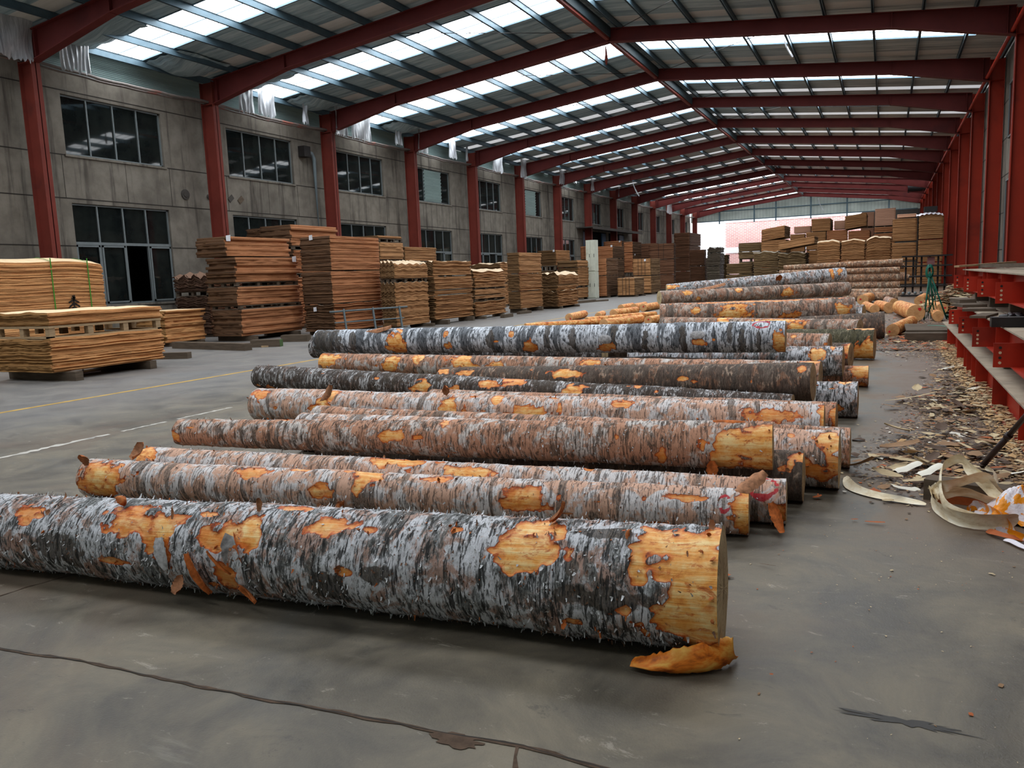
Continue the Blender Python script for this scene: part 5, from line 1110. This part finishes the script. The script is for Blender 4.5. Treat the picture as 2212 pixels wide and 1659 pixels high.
for i in range(4):
    x = .92+i*(WF+.03)
    ibeam(x, .012, 3.6+.3*i, 15.9-.2*i, WF, .318, '%s red steel beam of the bottom tier, from the aisle' % tn[i], stiff=(14.7, 12.7, 11.6, 11.2, 10.6, 10.1, 8.55, 6.9, 5.2) if i == 0 else ())
    ibeam(x+.08, .452, 3.2, 15.7-.3*i, WF, .312, '%s red steel beam of the middle tier, from the aisle' % tn[i], cleats=(13.4, 11.65, 9.83, 7.95, 6.2) if i == 0 else (), stiff=(12.4, 10.9, 9.2) if i == 0 else ())
    ibeam(x+.25, .93, 3.0, 15.4-.3*i, WF, .318, '%s red steel beam of the top tier, from the aisle' % tn[i], cleats=(15.2, 13.3, 11.35, 9.55, 7.6) if i == 0 else (), stiff=(14.4, 12.4, 11.9, 10.5, 8.6) if i == 0 else ())
for z, ys, nm in ((.332, (5.2, 9.0, 11.6, 14.6), 'lower'), (.766, (5.0, 8.3, 10.4, 12.3, 14.2), 'upper')):
    hh = .118 if z < .5 else .162
    for j, y in enumerate(ys):
        mb = MB(); mb.box(1.06+(.2 if nm == 'upper' else 0), 2.25, y-.07, y+.07, 0, hh); o = mb.build('spacer_timber', M['timber_dark'], None, (0, 0, z)); tag(o, '%s spacer timber between the red beam tiers, number %s along the aisle' % (nm, ('one', 'two', 'three', 'four', 'five')[j]), 'timber spacer')
mb = MB(); mb.bar((.93, 5.0, .004), (.93, 15.9, .004), .02, .008)
for (x, y, z, w_, d_, h_, rz, lab, m_) in ((1.04, 12.5, .766, .3, .5, .035, .2, 'dark board lying on the middle red beam near the cable stand', 'timber_dark'), (1.06, 11.4, .766, .36, .3, .03, -.1, 'short grey board on the middle red beam', 'timber_dark'), (1.05, 13.6, .766, .22, .6, .06, .15, 'stub of dark timber at the far end of the middle red beam', 'timber_dark'),
      (1.0, 10.2, .766, .16, .6, .025, -.3, 'thin dark slat across the middle red beam', 'timber_dark'), (1.5, 8.6, 1.25, .1, 2.6, .03, .05, 'pale veneer strip lying on the top red beams', 'timber')):
    mb = MB(); mb.box(-w_/2, w_/2, -d_/2, d_/2, 0, h_); o = mb.build('loose_board', M[m_], None, (x, y, z)); o.rotation_euler = (0, 0, rz); tag(o, lab, 'board')
mb = MB(); mb.bar((.9, 8.62, .716), (1.9, 8.62, .716), .14, .09) 
o = mb.build('spacer_timber', M['steel_dark']); 
o.location = (0, 0, .097); tag(o, 'black timber end under the black gloves on the red beams', 'timber spacer')
mb = MB(); a = onx(2000, 575, 1.2); mb.bar((2.0, 16.2, 1.33), (1.05, 15.0, 1.3), .09, .03); tag(mb.build('loose_plank', M['timber']), 'weathered plank jutting out past the far end of the red beams', 'plank')
mb = MB(); mb.bar((1.45, 15.3, 1.29), (2.2, 5.0, 1.33), .08, .06); tag(mb.build('loose_plank', M['timber_dark']), 'long dark angle iron lying along the top of the red beams', 'steel angle')
mb = MB()
for i in range(7):
    a = i*1.3; mb.tube([(.06*math.cos(a), .06*math.sin(a), .0+.02*(i % 3)), (.1*math.cos(a+.4), .1*math.sin(a+.4), .03+.02*(i % 2)), (.02*math.cos(a+1), .05*math.sin(a+2), .05)], [.022, .026, .02], 8)
tag(mb.build('work_glove', M['black_plastic'], None, (1.16, 9.3, .785), smooth=True), 'crumpled black gloves lying on the middle red beam', 'glove')
# leaning pipe and squared timber at the frame edge
a = gp(2122, 1006, .05); b = onx(2260, 848, .84); root = MB(); A_, B_ = Vector(a), Vector(b); d = (B_-A_)
root.tube([A_, A_+d*.42], .019, 14); root.tube([A_+d*.42, A_+d*.46], .023, 14); root.tube([A_+d*.46, A_+d*2.2], .0165, 14)
tag(root.build('steel_pipe', varied('black_red_pipe', rgb(44, 26, 26), .3, 4, .45, 0, .5, second=rgb(96, 22, 20)), smooth=True), 'black and dark red pipe leaning on the squared timber and red beams', 'pipe')
a = gp(1990, 1078); mb = MB(); mb.bar((0, 0, .062), (.62, -.2, .062), .13, .124); tag(mb.build('squared_timber', M['timber_dark'], None, (a[0]+.03, a[1]+.06, 0)), 'squared grey timber on the floor beneath the pale curled ribbons', 'timber beam')
# low crate end + board with green line
mb = MB(); mb.box(0, .72, 0, .35, 0, .15); o = mb.build('squared_timber', M['timber_dark'], None, (.33, 15.6, 0)); tag(o, 'thick brown timber block lying before the peeled logs', 'timber block')
mb = MB(); mb.box(.02, .8, .3, 2.0, .152, .18); o = mb.build('scrap_board', M['timber_dark'], None, (.33, 15.6, 0)); tag(o, 'flat brown board with a curved green line behind the timber block', 'board')
mb = MB(); P = [(.42+.34*math.cos(t), .9+.5*math.sin(t), .186) for t in np.linspace(-.3, 1.6, 9)]
for i in range(8): mb.bar(P[i], P[i+1], .03, .004)
mb.build('painted_line', varied('turquoise_chalk', rgb(110, 190, 170), .1, 9), o)
# cable stand
root = empty('cable_stand', (1.0, 21.66, 0)); tag(root, 'slim stand tangled with green cords near the slim log pile', 'cable stand')
for dx, dy in ((-.15, -.2), (.35, 0), (.1, .35)):
    mb = MB(); mb.tube([(dx, dy, 0), (-.05, 0, 1.15)], .018, 8); mb.build('leg', M['green_cord'], root, smooth=True)
mb = MB()
for q in range(5):
    r_ = .09+.012*q; mb.tube([(-.05+r_*math.cos(t)*.6, .03*q-.06, 1.15+r_*math.sin(t)*1.3) for t in np.linspace(0, 2*PI, 18)], .011, 6)
for q in range(7):
    mb.tube([(-.05+R.uniform(-.06, .06), R.uniform(-.05, .05), 1.1), (R.uniform(-.12, .12), R.uniform(-.1, .1), .6), (R.uniform(-.15, .25), R.uniform(-.1, .2), .02)], .009, 6)
mb.build('cord', M['green_cord'], root, smooth=True)
mb = MB()
for q in range(5): r_ = .16+.02*q; mb.tube([(.55+r_*math.cos(t), .1+r_*math.sin(t), .02+.018*q) for t in np.linspace(0, 2*PI, 20)], .012, 6)
mb.build('cord_coil', M['green_cord'], root, smooth=True)
# black rack in front of the far piles
root = empty('steel_rack', (1.35, 36.6, 0)); tag(root, 'low black steel rack with stacked channel frames before the far veneer', 'rack')
for x in (-.62, -.35, -.05, .25, .55, .8):
    mb = MB(); mb.box(x-.035, x+.035, -.05, .05, .15, 1.62); mb.build('upright', M['steel_dark'], root)
for z in (.0, .4, .78, 1.2, 1.6):
    mb = MB(); mb.box(-.78 if z != .78 else -.5, 1.05, -.25, .25, z, z+.06); mb.build('shelf_channel', M['steel_dark'], root)
for q in range(5):
    mb = MB(); x = -.7+q*.22; mb.tube([(x, -.3, .14), (x, -.2, .14)], .06, 12); mb.build('roller', M['frame'], root, smooth=True)
mb = MB(); mb.box(.15, .42, -.08, -.055, 1.25, 1.58); mb.build('panel', varied('dusty_pink_panel', rgb(150, 104, 104), .1, 3), root)

# ------------------------------------------------------------------ torn plastic sheets at the eaves and ragged lining
def cloth(name, ya, yb, zt, zb, x, label, fold=6, rag=.12, amp=.022):
    nu, nv = 34, 18; V = np.zeros((nu, nv, 3)); g = np.random.default_rng(int(ya*100)); hem = g.uniform(-rag, rag*.2, nu); ph = g.uniform(0, 6)
    for i in range(nu):
        t = i/(nu-1)
        for j in range(nv):
            s_ = j/(nv-1); nar = 1-.12*s_*abs(2*t-1)
            y = (ya+yb)/2+(t-.5)*(yb-ya)*nar; z = zt+(zb-zt+hem[i]*(1 if s_ > .8 else s_*.4))*s_
            V[i, j] = (x+amp*(.4+s_)*math.sin(t*fold*2*PI+ph)+.03*math.sin(s_*5+t*9), y, z)
    V2 = V.copy(); V2[..., 0] -= .004
    me = grid_mesh(name, V, M['plastic'], True); return tag(link(name, me), label, 'plastic sheet')
for (pa, pb, X_, lab, f_) in (((-60, 5), (80, 132), -19.55, 'broad grey plastic sheet hanging at the top edge beside the first column head', 2), ((122, 72), (200, 158), -19.6, 'crinkled grey plastic sheet hanging above the first upper window', 7), ((512, 172), (552, 244), -19.6, 'torn plastic sheet hanging just past the second column, first of a pair', 4), ((553, 178), (598, 252), -19.6, 'torn plastic sheet hanging just past the second column, second of a pair', 5),
    ((651, 205), (668, 266), -19.6, 'narrow curled plastic rag above the second upper window', 2), ((721, 225), (752, 292), -19.4, 'plain plastic sheet hiding the third rafter end', 2), ((756, 262), (803, 304), -19.4, 'ragged plastic strips beyond the third rafter end', 8), ((852, 265), (870, 312), -19.6, 'tattered plastic strip above the third upper window', 3), ((902, 279), (927, 331), -19.4, 'square plastic sheet hiding the fourth rafter end', 2),
    ((968, 302), (987, 342), -19.6, 'frayed plastic strips past the fourth rafter', 4), ((1006, 315), (1011, 346), -19.6, 'single thin plastic ribbon before the fifth rafter', 1), ((1064, 342), (1088, 372), -19.5, 'fringed plastic sheet past the fifth rafter', 5), ((1124, 344), (1139, 384), -19.4, 'long torn plastic sheet at the sixth rafter end', 3), ((1208, 368), (1226, 400), -19.4, 'bright torn plastic sheet at the seventh rafter end', 4),
    ((1234, 373), (1246, 394), -19.5, 'small ragged plastic flap after the bright torn one', 3), ((1276, 386), (1298, 416), -19.4, 'fringed plastic sheet at the eighth rafter end', 5), ((1336, 403), (1345, 426), -19.4, 'small plastic sheet at the ninth rafter end', 2), ((1440, 436), (1452, 462), -19.4, 'white plastic rag near the farthest window wall columns', 2)):
    a = onx(pa[0], pa[1], X_); b = onx(pb[0], pb[1], X_); cloth('plastic_sheet', a[1], b[1], zr(X_)+.19, b[2], X_, lab, f_)
for (px, py, py2, Y_, lab) in ((1366, 393, 430, 49.6, 'white ribbon of lining dangling diagonally below the far rafters'), (1690, 75, 133, 28.6, 'rolled grey lining strip hanging from the fourth bay skylights'), (1767, 428, 460, 90, 'thin white rag hanging on the pale gable sheets')):
    a = ony(px, py, Y_); b = ony(px+8, py2, Y_); mb = MB(); me = strip_mesh('lining_strip', abs(a[2]-b[2]), .16, .5, .9, 16, 5, .15, M['plastic'], .3, .5, 3); o = link('lining_strip', me, None, tuple(a)); o.rotation_euler = (0, math.radians(82), .4); tag(o, lab, 'lining strip')
mb = MB(); a = ony(1308, 100, 25.9); b = ony(1310, 140, 25.9); mb.tube([a, (b[0], b[1], (a[2]+b[2])/2+.1), (b[0], b[1], (a[2]+b[2])/2-.12), b], [.015, .03, .055, .02], 10); tag(mb.build('hanging_hook', M['red'], smooth=True), 'dark red pointed hook hanging below the ridge of the third frame', 'hook')
# sagging lining flaps under the roof near the eaves
for (ya, yb, xa, xb, lab) in ((17.5, 19.5, -20.0, -18.6, 'sagging lining flap under the roof before the second column'), (23.6, 25.6, -20.0, -18.8, 'sagging lining flap under the roof before the third column'), (29.6, 31.5, -20.0, -18.9, 'sagging lining flap under the roof before the fourth column'), (14.0, 15.8, -20.0, -17.8, 'drooping lining edge beside the first window rooflight'), (20.0, 21.8, -19.9, -18.0, 'drooping lining edge beside the second window rooflight')):
    nu, nv = 20, 14; V = np.zeros((nu, nv, 3)); ph = R.uniform(0, 6)
    for i in range(nu):
        for j in range(nv):
            t, s_ = i/(nu-1), j/(nv-1); x = xa+(xb-xa)*t; y = ya+(yb-ya)*s_
            V[i, j] = (x, y, zr(x)+.17-.22*math.sin(PI*s_)*math.sin(PI*min(1, t+.2))-.05*abs(math.sin(t*9+s_*4+ph)))
    tag(link('lining_flap', grid_mesh('lining_flap', V, M['roof'], True)), lab, 'lining flap')
# thin bracing rods
for k in (1, 2, 3, 4):
    y = Y0+BAY*k
    for sx in (-1, 1):
        mb = MB(); mb.tube([(XRIDGE+sx*.3, y+5.9, 9.2), (XRIDGE+sx*5.6, y+.2, 8.62)], .01, 6); tag(mb.build('brace_rod', M['steel_dark']), 'thin bracing rod from the ridge of the %s frame on the %s slope' % ({1: 'second', 2: 'third', 3: 'fourth', 4: 'fifth'}[k], 'window wall' if sx < 0 else 'red column wall'), 'brace rod')
a = ony(1975, 405, 80); mb = MB(); mb.tube([(a[0]-.5, 80, a[2]), (a[0]+.9, 80, a[2])], .42, 20); mb.tube([(a[0]-.52, 80, a[2]), (a[0]-.46, 80, a[2])], .44, 20)
tag(mb.build('roof_drum', M['grey_tank'], smooth=False), 'dark cylindrical drum fixed high beside the far red columns', 'drum')
a = ony(2018, 447, 49.5); mb = MB(); mb.box(a[0]-.5, a[0]+.15, 49.2, 49.6, a[2]-.26, a[2]+.03); tag(mb.build('black_box', M['steel_dark']), 'small black box on top of the corner veneer column', 'box')
nu, nv = 26, 10; V = np.zeros((nu, nv, 3)); a0 = ony(1981, 464, 48.95); a1 = ony(2036, 464, 48.95)
for i in range(nu):
    for j in range(nv):
        t, s_ = i/(nu-1), j/(nv-1); V[i, j] = (a0[0]-.03+(a1[0]-a0[0]+.06)*t, 48.93+1.3*s_, a0[2]+.02+.1*math.sin(PI*t)+.03*math.sin(t*37+s_*3)-.12*(1-s_)**6)
tag(link('plastic_film', grid_mesh('plastic_film', V, M['whiteplastic'], True)), 'white plastic film crumpled over the corner veneer column', 'plastic film')

# ------------------------------------------------------------------ scraps, ribbons, bag on the floor by the beams
SC = [varied('scrap_pale', rgb(196, 176, 140), .15, 9, .75), varied('scrap_tan', rgb(146, 114, 84), .2, 9, .8), varied('scrap_bark', rgb(92, 74, 62), .3, 9, .85), varied('scrap_rust', rgb(176, 96, 54), .2, 9, .8), varied('scrap_white', rgb(232, 228, 214), .06, 9, .7), varied('sawdust', rgb(186, 150, 106), .25, 40, .95)]
def chips(name, n, pick, label, mats, weights, cat, size=(.008, .03)):
    V = []; F = []; MI = []; g = np.random.default_rng(77+n)
    for _ in range(n):
        x, y, z = pick(g); L = g.uniform(*size)*(1+2*(g.random() < .08)); W__ = L*g.uniform(.2, .7); a = g.uniform(0, PI); t1, t2 = g.uniform(-.4, .4), g.uniform(-.3, .3); b = len(V)
        ca, sa = math.cos(a), math.sin(a)
        for (u_, v_) in ((-1, -1), (0, -1.2), (1, -.7), (1, .8), (0, 1.1), (-1, .9)):
            lx, ly = u_*L/2, v_*W__/2; V.append((x+lx*ca-ly*sa, y+lx*sa+ly*ca, z+.002+abs(lx*t1+ly*t2)+(L*.12 if u_ == 0 else 0)))
        F += [(b, b+1, b+4, b+5), (b+1, b+2, b+3, b+4)]; m_ = int(g.choice(len(mats), p=weights)); MI += [m_, m_]
    me = bpy.data.meshes.new(name); me.from_pydata(V, [], F)
    for m_ in mats: me.materials.append(m_)
    me.polygons.foreach_set('material_index', MI); o = link(name, me); tag(o, label, cat, None, 'stuff'); return o
def pk_aisle(g):
    while True:
        if g.random() < .3: y = 4.7+10.3*g.random(); x = .93-abs(g.normal())*.14
        else:
            cx_, cy_, sx, sy = ((.42, 6.35, .27, .42), (.45, 5.55, .3, .25), (.5, 7.55, .2, .3), (.55, 8.6, .2, .45), (.7, 10.2, .13, .7), (.55, 13.6, .3, .6), (.2, 15.2, .35, .35))[g.choice(7, p=(.25, .16, .08, .22, .09, .1, .1))]
            x = cx_+g.normal()*sx; y = cy_+g.normal()*sy
        if -.55 < x < .94 and 4.6 < y < 15.5: return x, y, g.random()*.012*(1 if x > .3 else .3)
chips('wood_chip_litter', 12000, pk_aisle, 'carpet of bark chips and splinters on the floor along the red beams', SC, (.17, .25, .4, .05, .02, .11), 'wood chips', (.006, .036))
chips('sawdust_strip', 9000, lambda g: (g.uniform(.78, .99) if g.random() < .5 else g.uniform(.93, 1.03), 4.5+10.8*g.random(), g.random()*.02+.014), 'fine sawdust heaped on the bottom flange of the red beams', [SC[5], SC[0], SC[1]], (.6, .25, .15), 'sawdust', (.012, .034))
chips('floor_specks', 700, lambda g: (g.uniform(-.6, 1.6), 2.2+4.2*g.random()**.7, 0), 'tiny wood specks sprinkled over the open concrete floor', [SC[0], SC[1], SC[3]], (.5, .3, .2), 'wood specks', (.003, .010))
def pk_heap(g):
    r_ = g.random()**.5; a = g.uniform(0, 2*PI); return 1.75+.75*r_*math.cos(a), 26+2.2*r_*math.sin(a), .75*(1-r_)*g.random()**.4+.0
chips('shavings_heap', 3800, pk_heap, 'heap of pale shavings beyond the far end of the red beams', [SC[0], SC[1], SC[3]], (.55, .3, .15), 'shavings', (.05, .16))
chips('bark_rubble', 4200, lambda g: (lambda a, b: (min(.3+a, 2.2 if b > -1.2 else .85), 17.5+b, .02*g.random()))(g.normal()*.7, max(-3.5, min(6.5, g.normal()*2.4))), 'orange bark rubble between the peeled log blocks', [SC[1], SC[3], SC[2], SC[0]], (.3, .35, .2, .15), 'bark rubble', (.02, .06))
chips('bark_crumbs', 420, lambda g: (lambda t: (-4.2+3.6*t, 3.05+.45*t+g.normal()*.05, .0))(g.random()), 'bark crumbs on the floor between the two front logs', [SC[3], SC[2], SC[1]], (.5, .3, .2), 'bark crumbs', (.01, .04))
SCW = [0, 1, 2, 1, 0, 1, 4, 2, 0, 1, 3, 2, 1, 0, 2]
BIG = [strip_mesh('veneer_scrap', R.uniform(.08, .26), R.uniform(.03, .09), R.uniform(-.5, .5), R.uniform(-.25, .25), 8, 5, .22, SC[SCW[m_]], R.uniform(-.1, .15), R.uniform(.3, .9), 100+m_) for m_ in range(15)]
n_ = 0; g = np.random.default_rng(5)
while n_ < 95:
    q_ = ((.45, 6.3, .26, .4), (.42, 5.6, .28, .25), (.55, 8.6, .2, .45), (.7, 10.2, .12, .7))[int(g.choice(4, p=(.35, .25, .3, .1)))]; x = q_[0]+g.normal()*q_[2]; y = q_[1]+g.normal()*q_[3]
    if not (-.3 < x < .86 and y > 4.9): continue
    o = link('veneer_scrap', BIG[int(g.integers(15))], None, (x, y, .014+.05*g.random())); o.rotation_euler = (g.uniform(-.15, .15), g.uniform(-.12, .12), g.uniform(0, 6.3)); tag(o, 'flat scrap of veneer or bark in the litter beside the red beams', 'scrap', 'veneer and bark scraps beside the red beams'); n_ += 1
for (px, py, L, W__, cu, rz, mi_, lab) in ((1900, 975, .30, .13, .25, .05, 1, 'broad tan bark sheet lying flat in the litter, largest there'), (2050, 938, .22, .09, -.2, -.8, 4, 'bright white veneer leaf in the litter by the red beams'), (1822, 1015, .36, .1, .5, -.85, 1, 'pinkish tan bark strip meeting the cream one in a V'),
       (1965, 1010, .32, .09, -.3, 3.9, 0, 'cream strip forming the other arm of the V'), (1838, 1126, .04, .012, .1, .1, 3, 'tiny rust splinter on open concrete'), (1868, 1131, .11, .02, .1, -.1, 3, 'slim rust bark sliver alone on the open floor'), (1756, 1079, .06, .03, .3, .4, 3, 'small orange bark chip beside the log ends'), (1662, 1463, .014, .01, .1, 0, 3, 'tiny rust crumb on the foreground floor'),
       (1905, 1085, .07, .04, .1, 0, 0, 'small cream chip on the open floor near the ribbons'), (1640, 1222, .09, .006, .1, -.3, 2, 'dark twig on the floor behind the thick log end'), (2090, 845, .16, .1, .2, .3, 4, 'pale curled leaf of veneer at mid aisle'), (2035, 800, .2, .08, .2, .6, 4, 'white crumpled veneer leaf close to the beam pile'), (1960, 765, .3, .06, .6, .1, 1, 'upturned tan bark strip on the clear aisle floor'), (1912, 872, .55, .03, .2, .35, 0, 'long cream splinter pointing up the aisle')):
    p = gp(px, py); me = strip_mesh('bark_strip', L, W__, cu, .1, 12, 5, .12, SC[mi_], .1, .5, px); o = link('bark_strip', me, None, (p[0], p[1], .03 if L > .25 else .012)); o.rotation_euler = (0, -cu*.25, rz); tag(o, lab, 'bark strip')
# curled ribbons of veneer
def ribbon3(label, pts, wid, flat=.3, mat=None, name='veneer_ribbon', n=46, wdir=None):
    P = np.array(pts, float); m_ = len(P); t = np.linspace(0, m_-1, n); V = np.zeros((n, 7, 3)); C_ = np.zeros((n, 3))
    for k, tt in enumerate(t):   # Catmull-Rom
        i = min(int(tt), m_-2); f_ = tt-i; p0, p1, p2, p3 = P[max(i-1, 0)], P[i], P[i+1], P[min(i+2, m_-1)]
        C_[k] = .5*((2*p1)+(-p0+p2)*f_+(2*p0-5*p1+4*p2-p3)*f_**2+(-p0+3*p1-3*p2+p3)*f_**3)
    for k in range(n):
        d = C_[min(k+1, n-1)]-C_[max(k-1, 0)]; d /= np.linalg.norm(d)+1e-9
        wv = np.array(wdir if wdir is not None else (0, 0, 1.0)); a = wv-d*(wv@d); a /= np.linalg.norm(a)+1e-9; b = np.cross(d, a); q = k/(n-1); w_ = wid*1.25*(1-.75*abs(2*q-1)**5); tw = flat*math.sin(q*3)
        for j in range(7):
            s_ = (j/6-.5); V[k, j] = C_[k]+(a*math.cos(tw)+b*math.sin(tw))*s_*w_+b*.12*w_*(4*s_*s_)
    V[..., 2] = np.maximum(V[..., 2], .004+.002*np.random.default_rng(3).random(V[..., 2].shape))
    return tag(link(name, grid_mesh(name, V, mat or M['ribbon'], True)), label, 'ribbon')
t = NT('curled_veneer_ribbon'); v = t.coord(); M['ribbon'] = t.done(t.ramp(t.noise(v, 1, 5, .65, .3, sv=(9, 9, 26)), [(.32, rgb(206, 184, 146)), (.5, rgb(240, 226, 196)), (.68, rgb(252, 246, 228))]), .6, 0, .3)
G = lambda px, py, z: gp(px, py, z)
ribbon3('pale ribbon end with split tip lying nearest the log ends', [G(1826, 1030, .03), G(1840, 1052, .015), G(1880, 1068, .012), G(1940, 1080, .012), G(2000, 1090, .012)], .055, 0, wdir=(.1, 1, .3))
ribbon3('wide cream veneer loop belly resting on the floor', [G(2028, 1070, .12), G(2014, 1060, .08), G(2022, 1092, .045), G(2060, 1118, .04), G(2105, 1128, .04), G(2165, 1128, .045), G(2200, 1118, .06)], .085, .2)
ribbon3('arching cream veneer ribbon spanning over the squared timber', [G(2014, 1062, .08), G(2040, 1050, .16), G(2075, 1040, .18), G(2120, 1030, .20), G(2150, 1058, .13), G(2190, 1085, .08)], .06, .5)
ribbon3('tallest veneer loop standing behind the others', [G(2125, 1118, .05), G(2040, 1090, .1), G(2030, 1020, .2), G(2052, 997, .25), G(2080, 992, .27), G(2110, 1020, .22), G(2150, 1060, .12), G(2185, 1095, .06)], .045, .3)
ribbon3('narrow veneer loop crossing the squared timber diagonally', [G(2080, 992, .26), G(2095, 1012, .23), G(2130, 1045, .16), G(2165, 1080, .1), G(2205, 1100, .06)], .05, -.4)
ribbon3('middle pale ribbon fanned toward the plastic bag', [G(2020, 1075, .08), G(2060, 1062, .12), G(2100, 1066, .11), G(2150, 1085, .08), G(2200, 1102, .05)], .06, .7)
ribbon3('brown edged ribbon tucked beneath the loops', [G(2025, 1085, .03), G(2060, 1080, .05), G(2110, 1086, .05), G(2160, 1094, .04)], .04, .2, SC[3])
ribbon3('thin bent ribbon beside the pipe foot', [G(2128, 1012, .15), G(2150, 1020, .16), G(2158, 1060, .08), G(2185, 1090, .05)], .03, .8)
# orange and white plastic bag
nu, nv = 60, 44; V = np.zeros((nu, nv, 3)); UVp = []; c0 = gp(2192, 1128)
for i in range(nu):
    for j in range(nv):
        a = 2*PI*i/(nu-1); s_ = j/(nv-1); r_ = .19*(1-s_)+.01; r_ *= 1+.18*math.sin(a*5+1)+.1*math.sin(a*11+s_*9)
        V[i, j] = (c0[0]+.04+r_*math.cos(a)*1.1, c0[1]+.02+r_*math.sin(a)*.7, .006+.17*math.sin(min(1, s_*1.3)*PI/2)*(1+.12*math.sin(a*7+s_*12))*(s_**.6)+.012*abs(math.sin(a*13+s_*17)))
t = NT('striped_bag_plastic'); v = t.coord(); n = t.noise(v, 1, 3, .5, 1.2, sv=(9, 16, 9)); 
t.bump(t.noise(v, 26, 4), .6, .01); M['bag'] = t.done(t.mix(t.step(n, .49, .52), rgb(236, 230, 236), rgb(250, 158, 20)), .4, 0, .5)
tag(link('plastic_bag', grid_mesh('plastic_bag', V, M['bag'], True)), 'crumpled orange and white plastic bag at the frame edge', 'plastic bag')
ribbon3('white and orange handle strip of the plastic bag trailing leftward', [G(2088, 1100, .02), G(2110, 1092, .04), G(2140, 1102, .06), G(2170, 1120, .05), G(2195, 1150, .02)], .05, .3, M['bag'], 'bag_handle_strip')
ribbon3('second striped strip of the plastic bag lying in front', [G(2150, 1150, .012), G(2168, 1148, .03), G(2200, 1158, .03), G(2230, 1170, .02)], .04, .1, M['bag'], 'bag_handle_strip')
ribbon3('small white tag strip with orange edge on the floor below the bag', [G(2168, 1166, .01), G(2185, 1170, .014), G(2205, 1180, .012), G(2230, 1190, .01)], .025, 0, M['whiteplastic'], 'paper_strip', wdir=(.2, 1, .2))
ribbon3('rust bark strip under the bag pointing to the loops', [G(2132, 1146, .01), G(2150, 1152, .02), G(2180, 1160, .02), G(2240, 1172, .012)], .03, 0, SC[3], 'bark_strip', wdir=(.2, 1, .3))
